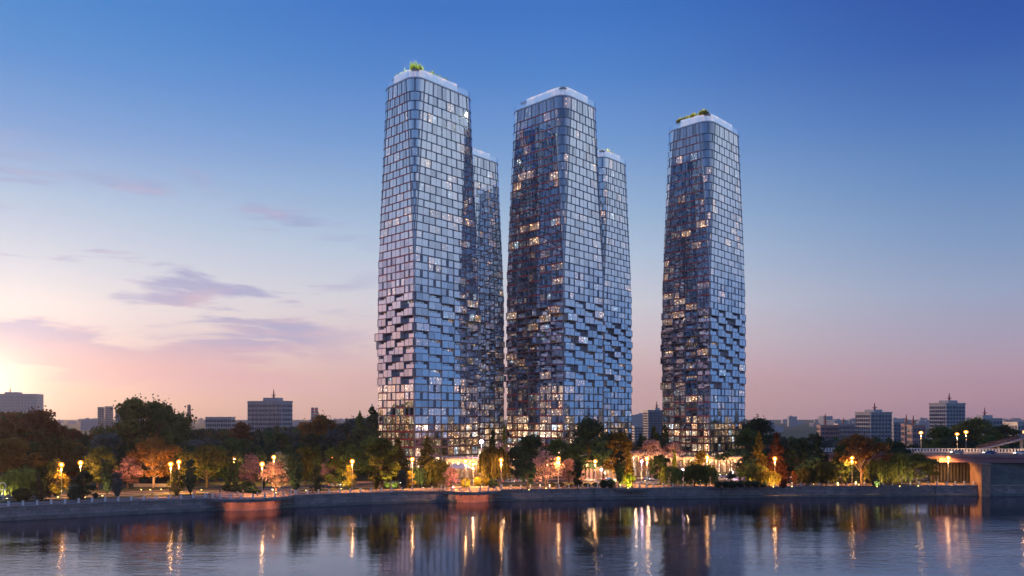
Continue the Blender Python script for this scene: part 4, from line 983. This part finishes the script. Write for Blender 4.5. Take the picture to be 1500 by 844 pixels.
# ------------------------------------------------------------------ pavilions at the foot of the towers
def pavilion(px0,px1,d,ytop,lab,bays,depth=14,glow=1.6,rz=0.):
    x0,x1=wx(px0,d),wx(px1,d); z1=wz(ytop,d); cx=(x0+x1)/2; w=x1-x0; root=empty('pavilion',(cx,d,0),0,lab,'pavilion'); rg=random.Random(int(px0))
    mb=MB(); mb.box((cx,d+depth/2+1.6,z1/2),(w-.6,depth-3,z1-.02)); mb.build('wall',M['stone'],root)
    mb=MB(); mb.box((cx,d+depth/2,z1+.35),(w+1.6,depth+2.4,.7)); mb.build('roof',M['stone'],root)
    sf=MB(); sf.box((cx,d-.6,z1-.25),(w,.3,.5)); sf.build('fascia',M['bronze'],root)
    for i in range(bays+1):
        x=x0+w*i/bays; mb=MB(); mb.box((x,d-.3,z1/2-.2),(.75,.75,z1-.4)); mb.box((x,d-.3,.3),(.95,.95,.6)); mb.build('column',M['stone'],root)
        if i<bays:
            mb=MB(); xa=x+.6; xb=x+w/bays-.6; za,zb=.3,z1-1.1
            for q in range(3):
                a=xa+(xb-xa)*q/3+.06; b=xa+(xb-xa)*(q+1)/3-.06; mb.face([(a,d+1.45,za),(b,d+1.45,za),(b,d+1.45,zb),(a,d+1.45,zb)],0,None,rg.choice([1.2,2.4,4.,5.5])*glow,rg.random()*.8)
            wn=sub(mb.build('shop_window',M['glass'],root,attrs=True))
            f=MB(); 
            for q in range(4): x_=xa+(xb-xa)*q/3; f.box((x_,d+1.38,(za+zb)/2),(.12,.12,zb-za))
            f.box(((xa+xb)/2,d+1.38,zb+.06),(xb-xa,.12,.12)); f.build('mullion',M['bronze'],wn,org=parent_world(root))
        if i<bays: plight((x+w/bays/2,d-1.6,z1-1.),900,(1,.6,.28),.3,'soffit_light')
    return root
pavilion(655,706,313,674,'long glowing lobby pavilion at the right foot of the first tower',6,glow=1.1)
pavilion(706,752,320,680,'low stone pavilion between the two front towers behind the tall willow',5,glow=.6)
pavilion(848,872,305,677,'very bright glazed entrance pavilion under the tallest dark tree',4,8,glow=2.6)
pavilion(876,905,315,682,'low pavilion lit pink beside the very bright one',4,8,glow=1.2)
pavilion(926,992,322,666,'long stone pavilion with warm shopfronts left of the right tower',7,glow=.8)
pavilion(993,1085,347,671,'lit stone lobby pavilion in front of the right tower base',10,10,glow=1.5)
# white tent sails
for px_,d,lab in ((666,305,'white pointed tent sail, the left one before the first tower lobby'),(676,306,'white pointed tent sail, the right one before the first tower lobby')):
    x=wx(px_,d); root=empty('tent_sail',(x,d,0),0,lab,'tent'); mb=MB(); h=5.8
    pts=[(x-3.4,d-3,h-.9),(x+3.4,d-3,h-.9),(x+3.4,d+3,h-.9),(x-3.4,d+3,h-.9)]
    for i in range(4): mb.face([pts[i],pts[(i+1)%4],(x,d,h+1.1)])
    mb.build('canopy',M['white'],root); 
    for p in pts: q=MB(); q.tube([(p[0],p[1],0),p],.06,5); q.build('pole',M['pole'],root)
# low garden walls
for px0,px1,d,lab in ((1048,1105,281,'long low pale garden wall behind the arched bushes'),(718,760,296,'low dark garden wall behind the tall willow'),(196,250,276,'low wall behind the glowing grove in the left park'),(640,705,298,'low planter wall below the first tower lobby')):
    mb=MB(); x0,x1=wx(px0,d),wx(px1,d); mb.box(((x0+x1)/2,d,.55),(x1-x0,.5,1.1)); mb.box(((x0+x1)/2,d,1.15),(x1-x0+.2,.7,.12)); tag(mb.build('garden_wall',M['kerb'],org=((x0+x1)/2,d,0)),lab,'wall')

# ------------------------------------------------------------------ bridge
BD=Vector((math.cos(R(-8)),math.sin(R(-8)))); BN=Vector((-BD.y,BD.x)); B0=Vector((wx(1335,290),289.5))
def bp(s,w,z): p=B0+BD*s+BN*w; return (p.x,p.y,z)
root=empty('road_bridge',bp(20,10,0),0,'concrete road bridge with pink lit girder and blue-white railing over the river at the right','bridge')
def bbox(mb,s0,s1,w0,w1,z0,z1,mat=0): mb.hexa([bp(s0,w0,z0),bp(s1,w0,z0),bp(s1,w1,z0),bp(s0,w1,z0)],[bp(s0,w0,z1),bp(s1,w0,z1),bp(s1,w1,z1),bp(s0,w1,z1)],mat)
mb=MB(); bbox(mb,-30,160,0.6,21.4,9.9,10.9); mb.build('deck',M['asphalt'],root)
mb=MB(); bbox(mb,-30,160,-.3,.6,10.0,11.05); bbox(mb,-30,160,21.4,22.3,10.0,11.05); mb.build('edge_beam',M['girder'],root)
for w0 in (.2,7,14,20.6): mb=MB(); bbox(mb,-30,160,w0,w0+1.2,8.2,9.9); mb.build('girder',M['girder'],root)
mb=MB(); n=260
for z0,z1 in ((12.45,12.62),(11.05,11.3)): bbox(mb,-30,160,21.6,21.95,z0,z1)
for k in range(160): s0=-29.5+k*1.18; bbox(mb,s0,s0+.62,21.7,21.85,11.3,12.45)
mb.build('railing',M['white'],root)
mb=MB(); bbox(mb,-30,160,.0,.25,11.05,11.35); mb.build('kerb',M['concrete'],root)
# pier and abutment
mb=MB(); s0=(wx(1451,284)-B0.x)/BD.x
def blk(mb,x0,x1,y0,y1,z0,z1): mb.hexa([(x0,y0,z0),(x1,y0,z0),(x1,y1,z0),(x0,y1,z0)],[(x0,y0,z1),(x1,y0,z1),(x1,y1,z1),(x0,y1,z1)])
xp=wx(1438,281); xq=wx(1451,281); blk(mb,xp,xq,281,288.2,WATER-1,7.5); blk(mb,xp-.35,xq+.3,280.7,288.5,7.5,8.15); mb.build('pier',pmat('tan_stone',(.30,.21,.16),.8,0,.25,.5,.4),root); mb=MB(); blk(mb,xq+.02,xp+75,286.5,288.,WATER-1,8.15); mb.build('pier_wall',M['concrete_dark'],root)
mb=MB(); 
for k in range(12): x=wx(1366,300)+k*1.3; mb.box((x,301,4.1),(.5,.5,8.2))
mb.build('colonnade',M['concrete'],root)
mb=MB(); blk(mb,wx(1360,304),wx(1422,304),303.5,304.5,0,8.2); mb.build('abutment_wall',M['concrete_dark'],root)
# ramp beyond
root=empty('pedestrian_ramp',(wx(1485,305),305,0),0,'sloping footbridge ramp with rails climbing at the right edge beyond the bridge','ramp')
xa,xb=wx(1452,306),wx(1570,306); mb=MB(); za,zb=12.,20.
mb.hexa([(xa,313,za-.5),(xb,313,zb-.5),(xb,316,zb-.5),(xa,316,za-.5)],[(xa,313,za),(xb,313,zb),(xb,316,zb),(xa,316,za)]); mb.build('ramp_deck',M['concrete'],root)
mb=MB()
for y in (313.1,315.9):
    for dz in (.5,1.3): mb.tube([(xa,y,za+dz),(xb,y,zb+dz)],.08,5)
    for k in range(17): t=k/16; mb.tube([(xa+(xb-xa)*t,y,za+(zb-za)*t-.2),(xa+(xb-xa)*t,y,za+(zb-za)*t+1.3)],.06,4)
mb.build('handrail',M['girder'],root)
mb=MB()
for k in range(3): t=.25+k*.3; x=xa+(xb-xa)*t; mb.box((x,314.5,(za+(zb-za)*t-.5)/2),(.9,.9,za+(zb-za)*t-.5))
mb.build('support',M['concrete'],root)

# ------------------------------------------------------------------ cars
PAINT={k:pmat('car_paint_'+k,c,.25,.3,.05) for k,c in (('silver',(.45,.47,.5)),('black',(.02,.02,.025)),('blue',(.06,.13,.3)),('white',(.7,.7,.72)),('red',(.3,.03,.03)),('grey',(.16,.17,.19)))}
def carproto():
    root=empty('parked_car')
    prof_=[(-2.2,.35),(-2.25,.75),(-2.05,.95),(-1.75,1.02),(-1.15,1.42),(.25,1.46),(1.0,1.05),(1.95,.88),(2.22,.7),(2.2,.35)]
    mb=MB(); 
    def wd(z): return .88 if z<1.03 else .68
    Lp=[(x,-wd(z),z) for x,z in prof_]; Rp=[(x,wd(z),z) for x,z in prof_]
    mb.face(Lp); mb.face(Rp[::-1])
    for i in range(len(prof_)):
        j=(i+1)%len(prof_); mb.face([Lp[i],Rp[i],Rp[j],Lp[j]][::-1])
    reg(root,mb.build('body',PAINT['silver'],root))
    gm=MB()
    for s in (-1,1):
        pts=[(-1.5,s*.80,1.07),(.78,s*.80,1.07),(.2,s*.70,1.38),(-1.08,s*.70,1.36)]; gm.face(pts if s<0 else pts[::-1])
    gm.face([(1.0,-.62,1.09),(1.0,.62,1.09),(.32,.58,1.44),(.32,-.58,1.44)]); gm.face([(-1.78,.6,1.06),(-1.78,-.6,1.06),(-1.2,-.56,1.42),(-1.2,.56,1.42)])
    reg(root,gm.build('side_glass',M['carglass'],root))
    for x in (-1.4,1.4):
        for s in (-1,1):
            w=MB(); w.tube([(x,s*.72,.33),(x,s*.92,.33)],.33,14); o=w.build('wheel',M['tyre'],root); reg(root,o)
            h=MB(); h.tube([(x,s*.90,.33),(x,s*.935,.33)],.19,10); ho=h.build('rim',M['pole'],o); reg(o,ho)
    for s in (-1,1):
        w=MB(); w.box((2.18,s*.62,.72),(.12,.34,.16)); reg(root,w.build('headlight',M['head'],root))
        w=MB(); w.box((-2.2,s*.62,.82),(.1,.32,.16)); reg(root,w.build('taillight',M['tail'],root))
    return root
CARP=carproto(); firstc=True
def car(px_,d,rz,paint,lab,name='parked_car',z=.02,group='cars on the riverside road'):
    global firstc
    o=CARP if firstc else copy_tree(CARP); firstc=False
    o.location=(wx(px_,d),d,z); o.rotation_euler=(0,0,rz); o['label']=lab; o['category']='car'; o['group']=group
    b=kids(o)[0]; b.material_slots[0].link='OBJECT'; b.material_slots[0].material=PAINT[paint]
car(1109,306,.08,'black','black car standing on the road right of the flat topped tree')
car(1058,318,.08,'grey','grey car parked before the right tower lobby, left one of two'); car(1068,319,.1,'silver','silver car parked before the right tower lobby, right one of two')
car(950,305,.08,'blue','blue car on the road behind the flat platform',name='c'); car(959,304,3.2,'silver','silver car on the road behind the dark round tree')
car(745,292,.2,'white','white car on the road right of the tall willow'); car(764,295,.2,'silver','silver car behind the narrow dark tree')
car(863,299,.1,'white','white car passing the bright pavilion'); car(893,300,.1,'blue','blue car near the pink lit pavilion')
car(490,276,.3,'white','white car behind the dark magnolia'); car(578,284,.2,'blue','blue car seen between the clipped bushes'); car(1150,313,.1,'white','white car behind the rust brown fir'); car(1232,312,.1,'white','white car behind the small olive juniper')
car(1056,304,.08,'silver','pale car alone on the near lane before the right tower')
for px_,s,w_,p,lab in ((1397,0,12,'silver','silver car on the bridge, leftmost of three'),(1441,0,9,'blue','blue-grey car on the bridge, in the middle of three'),(1486,0,8,'white','pale car on the bridge with headlights, rightmost of three')):
    o=copy_tree(CARP); d=298-(px_-1397)*.05; s_=(wx(px_,d)-B0.x)/BD.x; p3=bp(s_,w_,10.91); o.location=p3; o.rotation_euler=(0,0,math.pi+R(-8)); o['label']=lab; o['category']='car'; o['group']='cars on the bridge'
    b=kids(o)[0]; b.material_slots[0].link='OBJECT'; b.material_slots[0].material=PAINT[p]

# ------------------------------------------------------------------ people
def person_mesh(name,walk,top,bottom,seed):
    me=bpy.data.meshes.new('skel'); rg=random.Random(seed); w=walk
    V_=[(0,0,.95),(0,0,1.15),(0,0,1.38),(0,.0,1.52),(0,.01,1.66), (.09,0,.93),(.10,w*.14,.52),(.10,w*.26-.02,.08),(.10,w*.26+.12,.03), (-.09,0,.93),(-.10,-w*.10,.52),(-.10,-w*.30-.02,.08),(-.10,-w*.30+.12,.03),
        (.19,0,1.42),(.24,-w*.10,1.14),(.25,-w*.14+.1,.90),(.25,-w*.14+.12,.82), (-.19,0,1.42),(-.24,w*.10,1.14),(-.25,w*.14+.1,.90),(-.25,w*.14+.12,.82),(0,.01,1.75)]
    E_=[(0,1),(1,2),(2,3),(3,4),(4,21),(0,5),(5,6),(6,7),(7,8),(0,9),(9,10),(10,11),(11,12),(2,13),(13,14),(14,15),(15,16),(2,17),(17,18),(18,19),(19,20)]
    r_=[.15,.13,.16,.06,.10,.10,.065,.045,.04,.10,.065,.045,.04,.06,.045,.035,.03,.06,.045,.035,.03,.07]
    me.from_pydata(V_,E_,[]); o=bpy.data.objects.new('skel',me); COL.objects.link(o)
    m=o.modifiers.new('s','SKIN'); sv=me.skin_vertices[0].data if me.skin_vertices else None
    if sv is None:
        import bmesh
        bm=bmesh.new(); bm.from_mesh(me); bm.verts.layers.skin.verify(); bm.to_mesh(me); bm.free(); sv=me.skin_vertices[0].data
    for k,q in enumerate(r_): sv[k].radius=(q,q*(.7 if k in (1,2,0) else 1)); 
    sv[0].use_root=True
    o.modifiers.new('u','SUBSURF').levels=1; o.modifiers['u'].render_levels=1
    dg=bpy.context.evaluated_depsgraph_get(); nm=bpy.data.meshes.new_from_object(o.evaluated_get(dg)); bpy.data.objects.remove(o); nm.name=name
    nm.materials.clear()
    for mt in (M['skin'],top,bottom,M['hair']): nm.materials.append(mt)
    for p in nm.polygons:
        z=p.center.z; x=abs(p.center.x)
        p.material_index = 3 if (z>1.70 or (z>1.62 and p.center.y<-.02)) else 0 if z>1.50 or (x>.2 and z<.93) else 1 if z>.95 else (2 if z>.08 else 3)
        p.use_smooth=True
    return nm
CL={k:pmat('cloth_'+k,c,.8,0,.1) for k,c in (('white',(.6,.58,.56)),('navy',(.03,.04,.09)),('red',(.4,.05,.05)),('grey',(.2,.2,.21)),('blue',(.08,.15,.4)),('black',(.02,.02,.022)),('beige',(.45,.35,.26)))}
PM={}
def person(px_,d,rz,top,bot,walk,lab,z=.02):
    key=(top,bot,walk)
    if key not in PM: PM[key]=person_mesh('person_body',walk,CL[top],CL[bot],3)
    x=wx(px_,d); r=empty('person',(x,d,z),rz,lab,'person')
    o=bpy.data.objects.new('body',PM[key]); COL.objects.link(o); o.parent=r
tx={0:'standing',1:'walking'}
pl=[(223,243.5,1.5,'blue','black',1,'alone near the glowing grove'),(284,244,1.2,'white','grey',0,'left of two by the pointed cypress'),(286,244.5,4.,'red','black',0,'right of two by the pointed cypress'),
(322,247,0,'black','grey',0,'at the left of the large platform'),(332,251,1,'navy','black',0,'in the dark group on the large platform'),(348,242,3,'white','grey',0,'front row of the large platform'),(356,246,1,'grey','black',0,'behind the front row on the large platform'),(377,240,.5,'white','navy',0,'near the platform lamp'),(399,252,4.7,'blue','black',1,'on the pale path behind the large platform'),(404,253,4.7,'red','black',1,'beside the one in blue on the pale path'),
(407,243,1.5,'beige','black',0,'right part of the large platform'),(411,245,2,'white','grey',0,'next to the one in beige on the large platform'),(417,246,1.5,'red','navy',0,'right rim of the large platform'),(428,250,0,'white','black',0,'where the platform meets the promenade'),(458,252,4.6,'red','black',1,'on the promenade right of the large platform'),
(536,258,4.6,'black','navy',1,'leading the pair before the big shaggy tree'),(540,258,4.6,'red','grey',1,'following in the pair before the big shaggy tree'),(664,262,0,'white','grey',0,'left on the middle platform'),(704,261,1,'red','black',0,'centre right on the middle platform'),(715,263,4,'white','navy',0,'right on the middle platform'),(723,264,4,'grey','black',0,'beside the lamp right of the middle platform'),
(842,273,1.5,'black','grey',1,'under the narrow leaning tree'),(883,276,0,'white','grey',0,'left on the flat platform'),(901,275,1,'white','blue',0,'middle of the flat platform'),(906,276,2,'red','black',0,'right half of the flat platform')]
for px_,d,rz,a,b,w,where in pl:
    lab='%s person in %s and %s, %s'%(tx[w],a,b,where)
    zz=.13 if in_plat(wx(px_,d),d,-.5) else .02
    person(px_,d,rz,a,b,w,lab,zz)
# white ring sculpture at the far left
x=wx(13,235); root=empty('ring_sculpture',(x,232,0),0,'white abstract sculpture of rings and rods at the far left end','sculpture')
mb=MB(); mb.tube([(x+1.1*math.cos(t*.35),232,4.2+1.1*math.sin(t*.35)) for t in range(19)],.12,6); mb.build('ring',M['white'],root)
mb=MB(); mb.tube([(x-2,232,.0),(x+.2,232,2.2),(x+.8,232.3,3.4)],.13,6); mb.tube([(x+.3,232,0),(x+.3,232,2.4)],.15,6); mb.build('rod',M['white'],root)

# ------------------------------------------------------------------ far city
def facade_mat(name,a,b,win,sx=2.2,sz=3.2,lit=0.):
    m,nt,out=newmat(name); bs=N(nt,'ShaderNodeBsdfPrincipled',inp={'Roughness':.6}); L(nt,bs.outputs[0],out.inputs[0])
    tc=N(nt,'ShaderNodeTexCoord'); sx_=N(nt,'ShaderNodeSeparateXYZ'); L(nt,tc.outputs['Object'],sx_.inputs[0])
    hx=math_(nt,'ADD',sx_.outputs[0],sx_.outputs[1])
    fx=math_(nt,'FRACT',math_(nt,'DIVIDE',hx,sx)); fz=math_(nt,'FRACT',math_(nt,'DIVIDE',sx_.outputs[2],sz))
    k=math_(nt,'MULTIPLY',math_(nt,'GREATER_THAN',fx,.35),math_(nt,'GREATER_THAN',fz,.42))
    oi=N(nt,'ShaderNodeObjectInfo'); c=mixc(nt,oi.outputs['Random'],a,b); c=mixc(nt,k,c,win); L(nt,c,bs.inputs['Base Color']); return m
FM=[facade_mat('far_facade_beige',(.50,.42,.36,1),(.62,.53,.45,1),(.26,.25,.26,1)),facade_mat('far_facade_grey',(.36,.40,.46,1),(.50,.52,.56,1),(.18,.22,.30,1)),facade_mat('far_facade_brick',(.30,.15,.12,1),(.36,.22,.18,1),(.08,.07,.08,1))]
OG=pmat('office_grey',(.40,.42,.46),.5,.2,.12,.2); OD=pmat('office_dark',(.20,.25,.32),.4,.2,.12,.2); OP=pmat('office_pink',(.5,.30,.28),.6,0,.12,.2); OW=pmat('office_pale',(.5,.48,.47),.6,0,.1,.2)
WG=pmat('office_window_glass',(.10,.13,.19),.12,.2,.2,.1); MT=pmat('mast_red',(.35,.1,.08),.6,0,.2)
def block(px0,px1,ytop,d,lab,mat,floors,bays,side=.35,rz=None,pent=None,mast=None,name='office_building',recess=None,wmat=None):
    x0,x1=wx(px0,d),wx(px1,d); H=wz(ytop,d); w=x1-x0; cx=(x0+x1)/2
    rz=rz if rz is not None else .35
    c,s=math.cos(rz),abs(math.sin(rz)); W=w/(c+s*side); D=W*side
    root=empty(name,(cx,d,0),rz,lab,'building')
    mb=MB(); mb.box((0,0,H/2),(W,D,H)); mb.box((0,0,H+.4),(W+.8,D+.8,.8)); mb.build('wall',mat,root,org=(0,0,0))
    if pent:
        mb=MB(); mb.box((W*pent[0],0,H+pent[1]/2+.8),(W*pent[2],D*.6,pent[1])); mb.build('penthouse',OG,root,org=(0,0,0))
    if mast:
        mb=MB(); z0=H+(pent[1] if pent else 0)+.8; mb.tube([(W*mast[0],0,z0-1),(W*mast[0],0,z0+mast[1]*.5),(W*mast[0],0,z0+mast[1])],[.9,.55,.2],5); mb.box((W*mast[0],0,z0+mast[1]*.3),(2.6,2.6,.5)); mb.build('mast',MT,root,org=(0,0,0))
    # windows: one mesh shared by all, slightly recessed glass between ribs
    fh=(H*.96)/floors; bw=W/bays; me=MB(); me.box((0,0,0),(bw*.66,.5,fh*.62)); wm=me.mesh('window',[wmat or WG])
    n=0; visf=[f for f in range(floors) if (f+1)*fh>wz(650,d)]
    rest=MB()
    for f in visf[::-1]:
        for b in range(bays):
            x=-W/2+bw*(b+.5); z=fh*(f+.5)
            if n<100: o=bpy.data.objects.new('window',wm); COL.objects.link(o); o.parent=root; o.location=(x,-D/2-.02,z); n+=1
            else: rest.box((x,-D/2-.02,z),(bw*.66,.5,fh*.62))
    sb=max(2,int(D/bw)); sw=D/sb
    for f in visf[::-1]:
        for b in range(sb):
            for sgn in (-1,1): rest.box((sgn*(W/2+.02),-D/2+sw*(b+.5),fh*(f+.5)),(.5,sw*.6,fh*.62))
    tag(rest.build('window',wmat or WG,root,org=(0,0,0)),kind='stuff')
    # vertical ribs
    mb=MB()
    for b in range(0,bays+1,2): mb.box((-W/2+bw*b,-D/2-.35,H/2),(.35,.5,H))
    mb.build('rib',mat,root,org=(0,0,0))
    return root
block(-5,58,578,1300,'pale glass office block in the glare of the sunset at the left end',OW,12,14,.5,.25,pent=(-.1,3,.3),mast=(-.18,10),wmat=pmat('glare_window_glass',(.34,.36,.40),.3,0,.1))  # sunset glare put into the pale wall and window colours
block(364,428,589,620,'grey office block with rooftop mast behind the left park',OG,10,16,.42,-.35,pent=(.08,2.6,.4),mast=(.1,7))
block(303,343,612,700,'long low pale office building left of the grey office block',OW,6,14,.3,-.1)
block(942,971,602,700,'teal glass block in the gap left of the right tower',OD,13,8,.5,.4,pent=(.2,2,.3),mast=(.25,6))
block(926,942,625,820,'small far block beside the teal glass one',OG,5,6,.5,.3)
block(1198,1228,624,620,'low pink sided block, left half of a matching pair',OP,5,9,.35,.1,mast=(-.15,9))
block(1224,1252,622,640,'low grey block, right half of a matching pair',OG,5,9,.35,.1,mast=(-.1,5))
block(1254,1305,605,600,'mid height grey slab block with rooftop mast, right of the low pair',OG,9,13,.6,.42,pent=(.0,1.8,.4),mast=(.05,5.5))
block(1303,1321,620,700,'narrow bluish block right of the slab with the mast',OD,6,6,.6,.2)
block(1321,1334,622,640,'small red-brown block before the tallest far block',OP,4,4,.6,.2,mast=(0,8))
block(1331,1352,624,560,'small pink framed building left of the tallest far block',OP,4,6,.6,.1,mast=(-.2,7))
block(1363,1412,592,600,'tallest far grey block, standing behind the bridge',OG,12,13,.62,.42,pent=(.05,2.,.45),mast=(.1,6))
block(1408,1432,616,640,'low grey wing right of the tallest far block',OG,5,7,.5,.2)
block(1425,1465,614,620,'wide low grey block with mast behind the amber rimmed tree',OG,6,12,.5,.3,pent=(-.1,2.4,.5),mast=(-.1,6))
block(1478,1530,620,480,'grey building cut by the right edge of the view',OG,6,9,.5,.1)
block(1455,1480,628,900,'bluish distant low building above the ramp',OD,4,8,.4,.2)
block(144,152.5,597,1250,'left one of the twin beige apartment towers in the haze',FM[0],14,3,.8,.2,name='apartment_building')
block(155,165,596,1250,'right one of the twin beige apartment towers in the haze',FM[0],14,4,.8,.2,name='apartment_building')
block(170,187,600,900,'bluish block just left of the tall pair of trees',OG,8,6,.6,.3)
def chimney(px_,ytop,d,r,lab,band=False):
    x=wx(px_,d); h=wz(ytop,d); root=empty('factory_chimney',(x,d,0),0,lab,'chimney'); mb=MB(); mb.tube([(x,d,0),(x,d,h)],[r,r*.6],12); mb.build('shaft',FM[2] if not band else OW,root)
    if band:
        for k in range(3): mb=MB(); z=h*(.93-.12*k); mb.tube([(x,d,z-h*.03),(x,d,z+h*.03)],r*.72,12); mb.build('red_band',M['red'],root)
chimney(277,593,950,3.2,'single dark factory chimney left of the long pale building')
chimney(458,597,1400,4.5,'left one of two red and white striped chimneys',True); chimney(463.5,597,1400,4.5,'right one of two red and white striped chimneys',True)
CR=random.Random(17)
for k in range(130):
    x=CR.uniform(60,575) if k<60 else CR.choice([CR.uniform(920,975),CR.uniform(1085,1500),CR.uniform(1085,1500),CR.uniform(1085,1500)])
    d=CR.uniform(1300,3700); X=wx(x,d); h=CR.uniform(8,23)*(1.5 if CR.random()<.12 else 1); w=CR.uniform(14,46); dp=CR.uniform(14,24); mt=FM[CR.choice([0,0,1,1,2]) if x<600 else CR.choice([0,1,1,1,2])]
    mb=MB(); mb.box((0,0,h/2),(w,dp,h)); mb.box((w*CR.uniform(-.3,.3),0,h+1.2),(w*.2,dp*.5,2.4)); 
    if CR.random()<.4: mb.box((w*.3,0,h+.5),(w*.35,dp+.5,1.))
    o=mb.build('apartment_block',mt,org=(0,0,0)); o.location=(X,d,0); o.rotation_euler=(0,0,CR.uniform(-.5,.5))
    tag(o,'small hazy apartment block on the distant city skyline','building','distant city blocks')

# ------------------------------------------------------------------ air
HAZE=True
if HAZE:
    m,nt,out=newmat('haze_air'); v=N(nt,'ShaderNodeVolumePrincipled'); v.inputs['Color'].default_value=(.95,.92,.97,1); v.inputs['Density'].default_value=.00007; v.inputs['Anisotropy'].default_value=.55; L(nt,v.outputs[0],out.inputs['Volume'])
    mb=MB(); mb.box((0,1700,88),(7600,4200,192)); o=mb.build('haze',m); tag(o,kind='stuff')
